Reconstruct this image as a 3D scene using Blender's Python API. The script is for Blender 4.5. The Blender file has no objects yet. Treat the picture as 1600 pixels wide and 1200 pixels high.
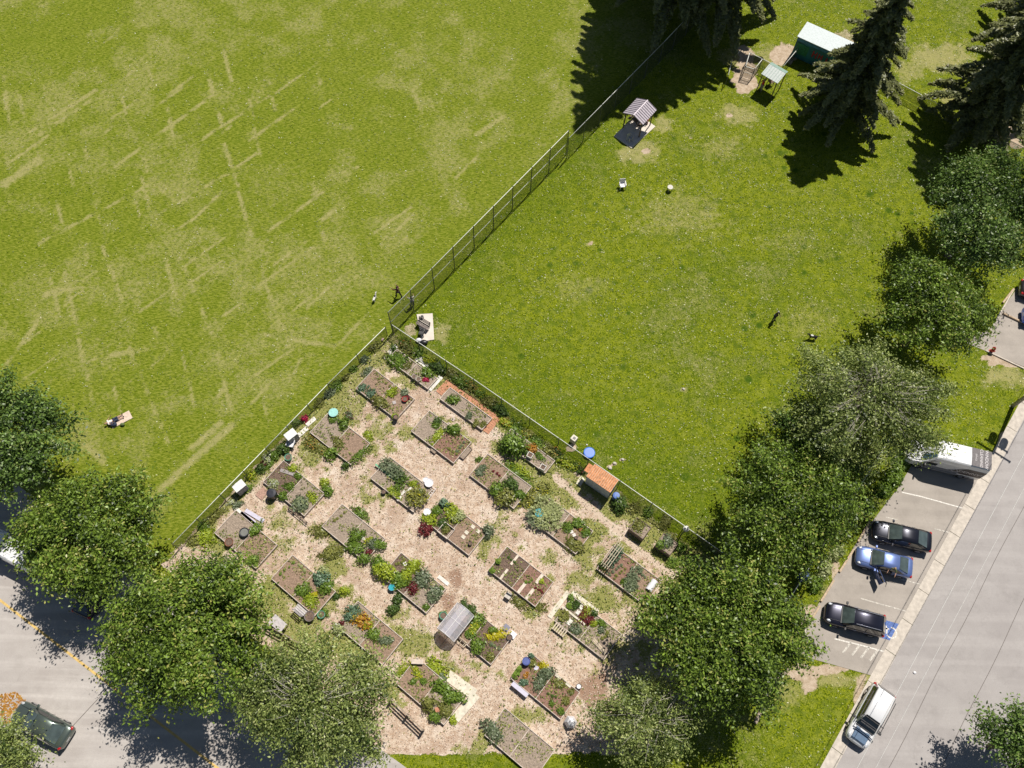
import bpy, bmesh, math, random
import numpy as np
from mathutils import Vector, Matrix
R = math.radians
random.seed(7); rng = np.random.default_rng(7)
SC = bpy.context.scene; COL = SC.collection
# ---------------------------------------------------------------- camera
CH, CF, CT, CR = 69.0, 1307.0, 0.42420, 0.03755     # height, focal (px of 1600), tilt from vertical, roll
_f = Vector((0, math.sin(CT), -math.cos(CT))); _r = Vector((1, 0, 0)); _u = _r.cross(_f)
cr = _r*math.cos(CR) + _u*math.sin(CR); cu = _u*math.cos(CR) - _r*math.sin(CR); cf = _f
cam = bpy.data.objects.new('camera', bpy.data.cameras.new('camera')); COL.objects.link(cam)
cam.matrix_world = Matrix(((cr.x, cu.x, -cf.x, 0), (cr.y, cu.y, -cf.y, 0), (cr.z, cu.z, -cf.z, CH), (0, 0, 0, 1)))
cam.data.sensor_width = 36; cam.data.lens = 36*CF/1600; cam.data.clip_end = 3000; cam.data.clip_start = .5
SC.camera = cam
# ---------------------------------------------------------------- sun and sky
SUN_EL, SUN_AZ = R(60.5), R(59.5)                     # azimuth measured from +x towards +y
SH = Vector((-math.cos(SUN_AZ), -math.sin(SUN_AZ), 0))/math.tan(SUN_EL)   # shadow offset per metre of height
W = bpy.data.worlds.new('World'); SC.world = W; W.use_nodes = True
nt = W.node_tree; bg = nt.nodes['Background']
sky = nt.nodes.new('ShaderNodeTexSky'); sky.sky_type = 'NISHITA'; sky.sun_disc = False
sky.sun_elevation = SUN_EL; sky.sun_rotation = R(90)-SUN_AZ; sky.air_density = 1.0; sky.dust_density = .6
nt.links.new(sky.outputs[0], bg.inputs[0]); bg.inputs[1].default_value = 0.045
sl = bpy.data.lights.new('sun', 'SUN'); sl.energy = 4.9; sl.angle = R(.5); sl.color = (1, .95, .87)
so = bpy.data.objects.new('sun', sl); COL.objects.link(so); so.location = (20, 60, 90)
so.rotation_euler = Vector((math.cos(SUN_EL)*math.cos(SUN_AZ), math.cos(SUN_EL)*math.sin(SUN_AZ), math.sin(SUN_EL))).to_track_quat('Z', 'Y').to_euler()
SC.view_settings.view_transform = 'Standard'; SC.view_settings.look = 'None'
SC.view_settings.exposure = 0.12; SC.view_settings.gamma = 1
SC.render.engine = 'CYCLES'; SC.cycles.transparent_max_bounces = 16; SC.cycles.max_bounces = 6

def G(px, py, z=0.0):
    """photo pixel (1600x1200) -> world point at height z"""
    d = cf + cr*((px-800)/CF) + cu*((600-py)/CF)
    return Vector((0, 0, CH)) + d*((z-CH)/d.z)
def ang(p, q, z=0.0):
    a = G(*p, z); b = G(*q, z); return math.atan2(b.y-a.y, b.x-a.x)

# ---------------------------------------------------------------- materials
MATS = {}
def nodes(m):
    m.use_nodes = True; t = m.node_tree; return t, t.nodes, t.links, t.nodes['Principled BSDF']
def mat(name, col, rough=.8, metal=0, var=.12, scale=6., bump=.0, coat=0, spec=.5, trans=0, alpha=1):
    """plain surface with a little noise in its colour"""
    if name in MATS: return MATS[name]
    m = bpy.data.materials.new(name); t, n, l, b = nodes(m); MATS[name] = m
    b.inputs['Roughness'].default_value = rough; b.inputs['Metallic'].default_value = metal
    b.inputs['Specular IOR Level'].default_value = spec
    b.inputs['Coat Weight'].default_value = coat; b.inputs['Coat Roughness'].default_value = .05
    if trans: b.inputs['Transmission Weight'].default_value = trans
    if alpha < 1: b.inputs['Alpha'].default_value = alpha
    tc = n.new('ShaderNodeTexCoord'); nz = n.new('ShaderNodeTexNoise'); nz.inputs['Scale'].default_value = scale
    nz.inputs['Detail'].default_value = 5; l.new(tc.outputs['Object'], nz.inputs['Vector'])
    r = n.new('ShaderNodeValToRGB'); e = r.color_ramp.elements
    e[0].position = .3; e[1].position = .7
    e[0].color = (*[c*(1-var*1.6) for c in col], 1); e[1].color = (*[min(1, c*(1+var)) for c in col], 1)
    l.new(nz.outputs['Fac'], r.inputs['Fac']); l.new(r.outputs['Color'], b.inputs['Base Color'])
    if bump:
        bp = n.new('ShaderNodeBump'); bp.inputs['Strength'].default_value = bump; bp.inputs['Distance'].default_value = .05
        l.new(nz.outputs['Fac'], bp.inputs['Height']); l.new(bp.outputs['Normal'], b.inputs['Normal'])
    return m
def leafmat(name, c0, c1, trans=.35, tip=None):
    """foliage: colour runs from c0 to c1 by the per-leaf value 'var'"""
    if name in MATS: return MATS[name]
    m = bpy.data.materials.new(name); t, n, l, b = nodes(m); MATS[name] = m
    a = n.new('ShaderNodeAttribute'); a.attribute_name = 'var'
    r = n.new('ShaderNodeValToRGB'); e = r.color_ramp.elements; e[0].color = (*c0, 1); e[1].color = (*c1, 1)
    if tip: e[1].position = .93; x = r.color_ramp.elements.new(.99); x.color = (*tip, 1)
    l.new(a.outputs['Fac'], r.inputs['Fac']); l.new(r.outputs['Color'], b.inputs['Base Color'])
    b.inputs['Roughness'].default_value = .42; b.inputs['Specular IOR Level'].default_value = .5
    tr = n.new('ShaderNodeBsdfTranslucent'); l.new(r.outputs['Color'], tr.inputs['Color'])
    mx = n.new('ShaderNodeMixShader'); mx.inputs[0].default_value = trans
    l.new(b.outputs[0], mx.inputs[1]); l.new(tr.outputs[0], mx.inputs[2]); l.new(mx.outputs[0], n['Material Output'].inputs[0])
    return m
def linkmesh():
    if 'chain_link' in MATS: return MATS['chain_link']
    m = bpy.data.materials.new('chain_link'); t, n, l, b = nodes(m); MATS['chain_link'] = m
    b.inputs['Base Color'].default_value = (.07, .08, .08, 1); b.inputs['Roughness'].default_value = .5; b.inputs['Metallic'].default_value = .3
    tc = n.new('ShaderNodeTexCoord'); sp = n.new('ShaderNodeSeparateXYZ'); l.new(tc.outputs['UV'], sp.inputs[0])
    outs = []
    for s in (1, -1):
        m1 = n.new('ShaderNodeMath'); m1.operation = 'MULTIPLY_ADD'; m1.inputs[1].default_value = s
        l.new(sp.outputs[0], m1.inputs[0]); l.new(sp.outputs[1], m1.inputs[2])
        m2 = n.new('ShaderNodeMath'); m2.operation = 'MULTIPLY'; m2.inputs[1].default_value = 11.; l.new(m1.outputs[0], m2.inputs[0])
        m3 = n.new('ShaderNodeMath'); m3.operation = 'FRACT'; l.new(m2.outputs[0], m3.inputs[0])
        m4 = n.new('ShaderNodeMath'); m4.operation = 'LESS_THAN'; m4.inputs[1].default_value = .26; l.new(m3.outputs[0], m4.inputs[0])
        outs.append(m4)
    mm = n.new('ShaderNodeMath'); mm.operation = 'MAXIMUM'; l.new(outs[0].outputs[0], mm.inputs[0]); l.new(outs[1].outputs[0], mm.inputs[1])
    l.new(mm.outputs[0], b.inputs['Alpha'])
    return m

# ---------------------------------------------------------------- mesh builder
class MB:
    def __init__(s): s.v = []; s.f = []; s.m = []; s.mi = 0
    def add(s, vs, fs):
        o = len(s.v); s.v += [tuple(v) for v in vs]; s.f += [tuple(i+o for i in f) for f in fs]; s.m += [s.mi]*len(fs); return s
    def box(s, c, d, rz=0, M=None):
        x, y, z = d[0]/2, d[1]/2, d[2]/2
        vs = [Vector((a*x, b*y, e*z)) for e in (-1, 1) for a, b in ((-1, -1), (1, -1), (1, 1), (-1, 1))]
        Q = M if M is not None else Matrix.Rotation(rz, 3, 'Z')
        vs = [Q @ v + Vector(c) for v in vs]
        return s.add(vs, [(3, 2, 1, 0), (4, 5, 6, 7), (0, 1, 5, 4), (1, 2, 6, 5), (2, 3, 7, 6), (3, 0, 4, 7)])
    def bar(s, p, q, w, h, up=(0, 0, 1)):
        p = Vector(p); q = Vector(q); d = q-p
        if d.length < 1e-6: return s
        x = d.normalized(); u = Vector(up)
        if abs(x.dot(u)) > .98: u = Vector((1, 0, 0))
        y = u.cross(x).normalized(); z = x.cross(y)
        return s.box((p+q)/2, (d.length, w, h), M=Matrix((x, y, z)).transposed())
    def cyl(s, p, q, r0, r1=None, n=10, cap=True):
        r1 = r0 if r1 is None else r1; p = Vector(p); q = Vector(q); x = (q-p)
        if x.length < 1e-6: return s
        x.normalize(); u = Vector((0, 0, 1)) if abs(x.z) < .9 else Vector((1, 0, 0)); y = u.cross(x).normalized(); z = x.cross(y)
        vs = []
        for c, r in ((p, r0), (q, r1)):
            for i in range(n):
                a = 2*math.pi*i/n; vs.append(c + (y*math.cos(a)+z*math.sin(a))*r)
        fs = [(i, (i+1) % n, n+(i+1) % n, n+i) for i in range(n)]
        if cap: fs += [tuple(range(n-1, -1, -1)), tuple(range(n, 2*n))]
        return s.add(vs, fs)
    def lathe(s, prof, c=(0, 0, 0), n=16):
        c = Vector(c); vs = []; fs = []
        for r, z in prof:
            for i in range(n):
                a = 2*math.pi*i/n; vs.append(c+Vector((r*math.cos(a), r*math.sin(a), z)))
        k = len(prof)
        for j in range(k-1):
            for i in range(n): fs.append((j*n+i, j*n+(i+1) % n, (j+1)*n+(i+1) % n, (j+1)*n+i))
        fs += [tuple(range(n-1, -1, -1)), tuple(range((k-1)*n, k*n))]
        return s.add(vs, fs)
    def ell(s, c, r, n=10, k=6):
        c = Vector(c); prof = [(max(1e-3, math.cos(t)), math.sin(t)) for t in [(-.5+j/k)*math.pi for j in range(k+1)]]
        vs = []; fs = []
        for a, b in prof:
            for i in range(n):
                t = 2*math.pi*i/n; vs.append(c+Vector((r[0]*a*math.cos(t), r[1]*a*math.sin(t), r[2]*b)))
        for j in range(k):
            for i in range(n): fs.append((j*n+i, j*n+(i+1) % n, (j+1)*n+(i+1) % n, (j+1)*n+i))
        return s.add(vs, fs)
    def prism(s, poly, z0, z1):
        n = len(poly)
        A = sum(poly[i][0]*poly[(i+1) % n][1]-poly[(i+1) % n][0]*poly[i][1] for i in range(n))
        if A < 0: poly = poly[::-1]
        vs = [(p[0], p[1], z0) for p in poly]+[(p[0], p[1], z1) for p in poly]
        return s.add(vs, [tuple(range(n-1, -1, -1)), tuple(range(n, 2*n))]+[(i, (i+1) % n, n+(i+1) % n, n+i) for i in range(n)])
    def loft(s, rings, caps=True):
        n = len(rings[0]); o = [p for r in rings for p in r]; fs = []
        for j in range(len(rings)-1):
            for i in range(n): fs.append((j*n+i, j*n+(i+1) % n, (j+1)*n+(i+1) % n, (j+1)*n+i))
        if caps: fs += [tuple(range(n-1, -1, -1)), tuple(range((len(rings)-1)*n, len(rings)*n))]
        return s.add(o, fs)
    def build(s, name, mats, parent=None, smooth=False, bevel=0, sub=0):
        me = bpy.data.meshes.new(name); me.from_pydata(s.v, [], s.f); me.update()
        if not isinstance(mats, (list, tuple)): mats = [mats]
        for m in mats: me.materials.append(m)
        if len(mats) > 1: me.polygons.foreach_set('material_index', s.m)
        if smooth: me.polygons.foreach_set('use_smooth', [True]*len(me.polygons))
        bm = bmesh.new(); bm.from_mesh(me); bmesh.ops.recalc_face_normals(bm, faces=bm.faces); bm.to_mesh(me); bm.free()
        o = bpy.data.objects.new(name, me); COL.objects.link(o)
        if parent: o.parent = parent
        if bevel:
            b = o.modifiers.new('bevel', 'BEVEL'); b.width = bevel; b.segments = 2; b.limit_method = 'ANGLE'
        if sub:
            b = o.modifiers.new('subdivision', 'SUBSURF'); b.levels = b.render_levels = sub
        return o
USED = {}
def tag(o, label, cat, group=None, kind=None):
    if label in USED and kind is None:
        g = group or USED[label].get('group') or (cat+'s alike'); o['group'] = g; USED[label]['group'] = g
    elif group: o['group'] = group
    USED.setdefault(label, o)
    o['label'] = label; o['category'] = cat
    if kind: o['kind'] = kind
    return o
def struct(o): o['kind'] = 'structure'; return o
def thing(name, label, cat, loc=(0, 0, 0), rz=0, group=None):
    o = bpy.data.objects.new(name, None); COL.objects.link(o); o.location = loc; o.rotation_euler = (0, 0, rz); o.empty_display_size = .2
    return tag(o, label, cat, group)
def copy_tree(o, parent=None):
    c = o.copy(); COL.objects.link(c); c.parent = parent
    for ch in list(o.children): copy_tree(ch, c)
    return c
def leaves(name, C, N, S, V, m, parent=None, aspect=1.5, extra=None):
    """one mesh of many leaf faces: C centres, N normals, S sizes, V colour value"""
    n = len(C); N = N/np.maximum(1e-6, np.linalg.norm(N, axis=1))[:, None]
    t = rng.normal(size=(n, 3)); a = np.cross(N, t); a /= np.maximum(1e-6, np.linalg.norm(a, axis=1))[:, None]; b = np.cross(N, a)
    s = S[:, None]/2; P = np.empty((n, 4, 3))
    P[:, 0] = C-a*s*aspect; P[:, 1] = C+b*s*.75-a*s*.1; P[:, 2] = C+a*s*aspect; P[:, 3] = C-b*s*.75-a*s*.1
    v = P.reshape(-1, 3); me = bpy.data.meshes.new(name)
    me.vertices.add(4*n); me.vertices.foreach_set('co', v.ravel())
    me.loops.add(4*n); me.loops.foreach_set('vertex_index', np.arange(4*n, dtype=np.int32))
    me.polygons.add(n); me.polygons.foreach_set('loop_start', np.arange(0, 4*n, 4, dtype=np.int32))
    me.update(calc_edges=True)
    at = me.attributes.new('var', 'FLOAT', 'FACE'); at.data.foreach_set('value', np.clip(V, 0, 1).astype(np.float32))
    me.materials.append(m); o = bpy.data.objects.new(name, me); COL.objects.link(o)
    if parent: o.parent = parent
    return o
def vnoise(x, y, sc, seed=0, oct=4):
    """fractal value noise, numpy"""
    out = np.zeros_like(x); amp = 1; tot = 0
    for k in range(oct):
        g = np.random.default_rng(seed*17+k).random((256, 256)); u = x*sc; v = y*sc
        i = np.floor(u).astype(int); j = np.floor(v).astype(int); fu = u-i; fv = v-j
        fu = fu*fu*(3-2*fu); fv = fv*fv*(3-2*fv); i &= 255; j &= 255; i1 = (i+1) & 255; j1 = (j+1) & 255
        out += amp*((g[i, j]*(1-fu)+g[i1, j]*fu)*(1-fv)+(g[i, j1]*(1-fu)+g[i1, j1]*fu)*fv); tot += amp
        amp *= .55; sc *= 2.03; x = x+3.7; y = y+9.1
    return out/tot
# ================================================================ GROUND
def topx(X, Y):
    vx, vy, vz = X, Y, -CH+0*X
    r = vx*cr.x+vy*cr.y+vz*cr.z; u = vx*cu.x+vy*cu.y+vz*cu.z; f = vx*cf.x+vy*cf.y+vz*cf.z
    f = np.maximum(f, 1.0)
    return 800+CF*r/f, 600-CF*u/f
def inpoly(px, py, poly):
    inside = np.zeros(px.shape, bool); n = len(poly)
    for i in range(n):
        x0, y0 = poly[i]; x1, y1 = poly[(i+1) % n]
        c = ((y0 > py) != (y1 > py)) & (px < (x1-x0)*(py-y0)/((y1-y0) or 1e-9)+x0)
        inside ^= c
    return inside
def distseg(px, py, a, b):
    ax, ay = a; dx, dy = b[0]-a[0], b[1]-a[1]; L = dx*dx+dy*dy or 1e-9
    t = np.clip(((px-ax)*dx+(py-ay)*dy)/L, 0, 1); return np.hypot(px-ax-t*dx, py-ay-t*dy)
def sdpoly(px, py, poly):
    d = np.full(px.shape, 1e9)
    for i in range(len(poly)): d = np.minimum(d, distseg(px, py, poly[i], poly[(i+1) % len(poly)]))
    return np.where(inpoly(px, py, poly), d, -d)
def sm(x, a, b): t = np.clip((x-a)/(b-a), 0, 1); return t*t*(3-2*t)
GARDEN = [(613, 520), (530, 600), (487, 642), (420, 706), (353, 777), (280, 850), (250, 882), (300, 930), (400, 1000), (470, 1060), (560, 1180), (1010, 1180), (1130, 1080), (1200, 1000), (1170, 890), (1105, 868), (1030, 815), (975, 772), (905, 722), (800, 655), (700, 583)]
fine_x = np.arange(-64, 64.01, .22); fine_y = np.arange(-8, 88.01, .22)
out_l = -64-np.geomspace(1, 700, 24)[::-1]; out_r = 64+np.geomspace(1, 700, 24)
gx = np.concatenate([out_l, fine_x, out_r]); gy = np.concatenate([-8-np.geomspace(1, 700, 24)[::-1], fine_y, 88+np.geomspace(1, 700, 24)])
X, Y = np.meshgrid(gx, gy); PX, PY = topx(X, Y)
far = (Y < -25) | (np.abs(X) > 110) | (Y > 130); PX = np.where(far, -999., PX); PY = np.where(far, -999., PY)
n1 = vnoise(X, Y, .12, 1); n2 = vnoise(X, Y, .5, 2); n3 = vnoise(X, Y, 1.6, 3, 3)
left = sm((PX-613)*.75+(PY-519)*.66, 10, -10)          # 1 on the playing field side of the tall fence
dry = left*(sm(n1*.5+n2*.5, .42, .68)*.50) + (1-left)*sm(n1*.5+n2*.5, .5, .72)*.38
# straw-coloured wheel and mower marks in the turf
STREAK = [((0, 235), (150, 140), 5), ((60, 212), (210, 110), 4), ((245, 335), (372, 262), 4), ((250, 765), (378, 650), 9), ((375, 650), (420, 600), 4), ((300, 345), (345, 300), 4),
 ((100, 425), (122, 520), 5), ((122, 530), (148, 640), 5), ((137, 605), (148, 640), 5), ((160, 385), (190, 470), 5), ((200, 540), (262, 690), 5), ((30, 150), (42, 200), 5), ((5, 120), (12, 180), 6),
 ((262, 170), (270, 215), 6), ((325, 115), (345, 190), 6), ((350, 225), (372, 290), 5), ((372, 300), (410, 425), 5), ((410, 430), (450, 540), 5), ((280, 400), (330, 520), 5), ((335, 530), (360, 640), 5),
 ((340, 620), (352, 600), 5), ((495, 100), (500, 130), 5), ((645, 140), (660, 175), 5), ((500, 345), (545, 310), 6), ((480, 480), (545, 420), 4), ((500, 570), (620, 440), 4), ((700, 290), (760, 230), 4),
 ((745, 210), (790, 180), 6), ((620, 360), (645, 335), 5), ((400, 450), (490, 385), 4), ((395, 520), (545, 545), 6), ((70, 460), (150, 440), 9), ((10, 570), (60, 500), 6), ((0, 290), (60, 250), 12),
 ((150, 560), (240, 540), 8), ((300, 700), (345, 660), 8), ((440, 620), (470, 560), 4), ((130, 690), (160, 720), 9), ((180, 260), (330, 150), 4), ((60, 380), (230, 290), 4), ((280, 240), (420, 150), 4), ((420, 360), (560, 260), 4)]
rs_ = random.Random(12)
for k in range(70):
    x_, y_ = rs_.uniform(0, 620), rs_.uniform(70, 640); L_ = rs_.uniform(18, 60)
    if (x_-613)*.75+(y_-519)*.66 > -25: continue
    if k % 2: STREAK.append(((x_, y_), (x_+L_*.26, y_+L_), rs_.uniform(2.5, 5)))
    else: STREAK.append(((x_, y_), (x_+L_*1.2, y_-L_*.85), rs_.uniform(2, 4)))
for a, b, w in STREAK:
    d = distseg(PX, PY, a, b); brk = sm(vnoise(X, Y, .8, 11, 2), .32, .55)
    dry = np.maximum(dry, sm(d, w*1.2, w*.15)*(.35+.65*brk)*.85*(.7+.3*left))
for x, y, rx, ry, s in [(60, 250, 45, 30, .7), (270, 290, 60, 35, .75), (150, 260, 50, 30, .6), (345, 145, 40, 25, .6), (140, 560, 70, 40, .55), (470, 430, 70, 40, .6), (60, 450, 60, 50, .55), (130, 680, 50, 50, .7), (250, 790, 35, 30, .7),
    (620, 400, 50, 30, .4), (430, 290, 60, 40, .45), (40, 110, 60, 30, .4), (290, 90, 60, 20, .5), (350, 560, 60, 50, .45), (210, 430, 60, 40, .5), (1060, 340, 90, 45, .5), (900, 450, 60, 30, .4), (1270, 500, 60, 40, .35), (1240, 380, 60, 25, .35), (1130, 230, 50, 30, .5),
    (1000, 240, 45, 22, .85), (1035, 195, 18, 14, .8), (1150, 180, 40, 20, .8), (690, 520, 16, 26, .85), (1470, 90, 60, 30, .9), (1480, 150, 30, 14, .8), (1420, 110, 30, 25, .7), (1200, 85, 50, 20, .7), (1150, 90, 30, 22, .8),
    (1575, 590, 50, 22, .9), (1570, 700, 12, 30, .8), (1230, 1080, 40, 25, .6), (1290, 930, 18, 25, .7), (1310, 1060, 60, 14, .9), (920, 380, 8, 5, 1), (1068, 608, 8, 4, 1), (1405, 365, 5, 5, .4)]:
    d = np.hypot((PX-x)/rx, (PY-y)/ry)+(n3-.5)*1.1+(n2-.5)*.8; dry = np.maximum(dry, sm(d, 1.15, .35)*s*(1-.3*left))
# rich green strip beside the fences
strip = np.minimum(distseg(PX, PY, (560, 570), (290, 830)), distseg(PX, PY, (613, 500), (830, 290)))
dry *= 1-.75*sm(strip, 60, 20)*left
# bare sandy soil
bare = np.zeros_like(X)
for x, y, rx, ry, s in [(1165, 125, 24, 26, 1), (1165, 90, 20, 22, .8), (1225, 85, 26, 18, .9), (1320, 60, 30, 20, .5), (1575, 200, 26, 20, 1), (1590, 225, 18, 10, 1), (1555, 220, 20, 10, .8), (1590, 565, 60, 9, 1), (1560, 558, 30, 7, 1), (1262, 1050, 34, 18, .9), (1300, 1045, 50, 9, .9), (1355, 1040, 26, 8, .8),
    (1575, 690, 14, 22, .8), (1270, 960, 16, 20, .7), (1265, 1065, 16, 26, .7), (1305, 900, 9, 30, .6), (1346, 1085, 12, 40, .6), (893, 700, 10, 7, .8), (953, 728, 4, 3, 1), (960, 724, 4, 3, 1), (973, 718, 4, 3, 1), (1010, 236, 9, 5, .8), (922, 380, 5, 3, 1), (640, 515, 14, 14, .5), (1080, 215, 6, 4, .5), (1140, 180, 8, 4, .8), (1360, 950, 3, 3, 0), (30, 1100, 26, 22, .9), (95, 1125, 12, 6, .5)]:
    d = np.hypot((PX-x)/rx, (PY-y)/ry)+(n3-.5)*.7+(n2-.5)*.6; bare = np.maximum(bare, sm(d, 1.1, .6)*s)
# garden floor
sd = sdpoly(PX, PY, GARDEN); chips = sm(sd+(n3-.5)*14, -2, 6)
weed = np.zeros_like(X)
for x, y, rx, ry, s in [(520, 640, 46, 30, 1), (505, 690, 40, 30, .95), (485, 715, 25, 18, .7), (590, 560, 28, 20, .8), (560, 600, 14, 14, .4), (340, 850, 20, 30, .9), (420, 930, 26, 40, 1), (520, 880, 30, 26, .7), (560, 880, 14, 18, .5), (500, 840, 26, 14, .5), (440, 850, 30, 20, .5),
    (640, 1000, 40, 26, .8), (620, 960, 26, 20, .6), (700, 1045, 26, 16, .7), (760, 1050, 20, 10, .4), (820, 690, 26, 20, .7), (810, 730, 30, 16, .9), (850, 760, 50, 40, .95), (830, 780, 30, 18, .9), (890, 770, 40, 30, .9), (900, 730, 24, 26, 1), (960, 800, 40, 22, .9), (930, 830, 30, 22, 1),
    (990, 850, 40, 20, .9), (915, 870, 18, 30, .8), (940, 935, 30, 26, .95), (1010, 800, 26, 16, .9), (1035, 870, 36, 26, .9), (905, 905, 26, 20, .5), (860, 870, 26, 16, .6), (830, 955, 20, 10, .8), (820, 1120, 40, 20, .7), (470, 970, 16, 10, .2), (540, 1010, 60, 26, .9), (780, 700, 20, 12, .7), (740, 620, 90, 20, .0),
    (880, 1010, 22, 16, .3), (960, 1010, 40, 26, .5), (1010, 960, 26, 26, .7), (430, 735, 14, 14, .2), (385, 800, 8, 8, .4), (440, 815, 26, 20, .45), (870, 700, 30, 18, .9), (740, 660, 20, 8, .5), (700, 600, 14, 8, .6), (590, 640, 12, 10, .4), (1000, 1080, 60, 40, .6), (950, 760, 30, 14, .6)]:
    d = np.hypot((PX-x)/rx, (PY-y)/ry)+(n3-.5)*1.3+(n2-.5)*.9; weed = np.maximum(weed, sm(d, 1.15, .3)*s)
# bed of border plants along the top fence
dd = distseg(PX, PY, (640, 545), (1100, 880)); weed = np.maximum(weed, sm(dd+(n3-.5)*14, 26, 12)*.95)
dd = distseg(PX, PY, (600, 535), (300, 850)); weed = np.maximum(weed, sm(dd+(n3-.5)*12, 16, 4)*.7)
weed = np.maximum(weed, sm(n1*.5+n2*.5+(n3-.5)*.4, .54, .68)*.62)
# trodden pale trail
for a, b in [((868, 745), (925, 795)), ((925, 795), (975, 840)), ((975, 840), (1010, 868)), ((1010, 868), (1050, 900)), ((905, 742), (895, 720))]:
    d = distseg(PX, PY, a, b); k = sm(d+(n3-.5)*7, 7, 3); weed *= 1-k; bare = np.maximum(bare, k*.75*(chips > .5))
brown = np.zeros_like(X)          # fresh brown mulch
for x, y, rx, ry, s in [(712, 900, 16, 22, 1), (925, 1080, 34, 34, 1), (700, 940, 16, 26, .8), (640, 870, 30, 14, .35), (690, 1000, 14, 24, .7), (900, 885, 18, 12, .5), (930, 1060, 20, 18, 1), (985, 960, 26, 26, .4), (860, 800, 10, 20, .3), (700, 770, 40, 20, .35), (790, 830, 22, 14, .4), (640, 560, 12, 10, 0), (640, 620, 14, 12, .5), (560, 570, 14, 14, .4), (580, 640, 16, 8, .5), (470, 640, 4, 4, 0), (410, 760, 8, 20, .5), (345, 810, 10, 26, .7)]:
    d = np.hypot((PX-x)/rx, (PY-y)/ry)+(n3-.5)*1.1; brown = np.maximum(brown, sm(d, 1.2, .2)*s)
weed *= 1-.8*brown
fd = np.minimum(distseg(PX, PY, (640, 520), (1120, 840)), distseg(PX, PY, (640, 480), (900, 200)))
lush = (1-left)*np.clip(sm(fd+(n2-.5)*90, 130, 20)*.8+sm(n1+(n2-.5)*.5, .52, .74)*.8, 0, 1)
spots = np.zeros_like(X); rs_ = np.random.default_rng(4)
for k in range(170):
    cx_, cy_ = rs_.uniform(-8, 40), rs_.uniform(18, 62); r_ = rs_.uniform(.18, .5); i0, i1 = np.searchsorted(gx, [cx_-1, cx_+1]); j0, j1 = np.searchsorted(gy, [cy_-1, cy_+1])
    spots[j0:j1, i0:i1] = np.maximum(spots[j0:j1, i0:i1], sm(np.hypot(X[j0:j1, i0:i1]-cx_, Y[j0:j1, i0:i1]-cy_), r_*1.5, r_*.2)*rs_.uniform(.5, 1))
ny, nx = X.shape
Z = np.where(far, 0, (n2-.5)*.03)
me = bpy.data.meshes.new('ground'); me.vertices.add(nx*ny)
me.vertices.foreach_set('co', np.stack([X, Y, Z-.03], -1).ravel())
ii = (np.arange(ny-1)[:, None]*nx+np.arange(nx-1)[None, :]).ravel(); Q = np.stack([ii, ii+1, ii+nx+1, ii+nx], -1).astype(np.int32)
me.loops.add(Q.size); me.loops.foreach_set('vertex_index', Q.ravel()); me.polygons.add(len(Q)); me.polygons.foreach_set('loop_start', np.arange(0, Q.size, 4, dtype=np.int32))
me.polygons.foreach_set('use_smooth', np.ones(len(Q), bool)); me.update(calc_edges=True)
a = me.attributes.new('mask', 'FLOAT_COLOR', 'POINT'); a.data.foreach_set('color', np.stack([dry, chips, bare, weed], -1).astype(np.float32).ravel())
a = me.attributes.new('extra', 'FLOAT_COLOR', 'POINT'); a.data.foreach_set('color', np.stack([left, brown, spots, lush], -1).astype(np.float32).ravel())
gm = bpy.data.materials.new('ground'); t, n, l, b = nodes(gm)
def mixc(f, a, c):
    k = n.new('ShaderNodeMix'); k.data_type = 'RGBA'; l.new(f, k.inputs[0])
    for s, v in ((6, a), (7, c)):
        if isinstance(v, tuple): k.inputs[s].default_value = (*v, 1)
        else: l.new(v, k.inputs[s])
    return k.outputs[2]
def mth(op, a, c=None, d=None):
    k = n.new('ShaderNodeMath'); k.operation = op
    for s, v in enumerate((a, c, d)):
        if v is None: continue
        if isinstance(v, (int, float)): k.inputs[s].default_value = v
        else: l.new(v, k.inputs[s])
    return k.outputs[0]
def sstep(v, a, c):
    k = n.new('ShaderNodeMapRange'); k.interpolation_type = 'SMOOTHSTEP'; l.new(v, k.inputs[0]); k.inputs[1].default_value = a; k.inputs[2].default_value = c; return k.outputs[0]
tc = n.new('ShaderNodeTexCoord')
def nz(sc, det=3, rough=.6, dist=0, vec=None):
    k = n.new('ShaderNodeTexNoise'); k.inputs['Scale'].default_value = sc; k.inputs['Detail'].default_value = det; k.inputs['Roughness'].default_value = rough; k.inputs['Distortion'].default_value = dist
    l.new(vec or tc.outputs['Object'], k.inputs['Vector']); return k.outputs['Fac']
A = n.new('ShaderNodeAttribute'); A.attribute_name = 'mask'; S1 = n.new('ShaderNodeSeparateColor'); l.new(A.outputs['Color'], S1.inputs[0]); aD, aC, aB, aW = S1.outputs[0], S1.outputs[1], S1.outputs[2], A.outputs['Alpha']
A2 = n.new('ShaderNodeAttribute'); A2.attribute_name = 'extra'; S2 = n.new('ShaderNodeSeparateColor'); l.new(A2.outputs['Color'], S2.inputs[0]); aL, aBr = S2.outputs[0], S2.outputs[1]
f1 = nz(9, 5, .75); f2 = nz(2.2, 4, .65); f3 = nz(28, 2, .6); f4 = nz(.7, 3, .6, .4)
mp = n.new('ShaderNodeMapping'); mp.inputs['Rotation'].default_value = (0, 0, R(-42)); mp.inputs['Scale'].default_value = (1, 3.2, 1); l.new(tc.outputs['Object'], mp.inputs[0]); fs = nz(2.6, 5, .7, 0, mp.outputs[0])
gr = mixc(sstep(f1, .42, .60), (.048, .084, .001), (.270, .305, .012))
gr = mixc(sstep(f2, .44, .62), gr, mixc(sstep(f3, .42, .60), (.090, .135, .002), (.350, .365, .055)))
gr = mixc(mth('MULTIPLY', sstep(nz(1.1, 5, .7), .50, .66), .75), gr, (.062, .108, .003))
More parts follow.
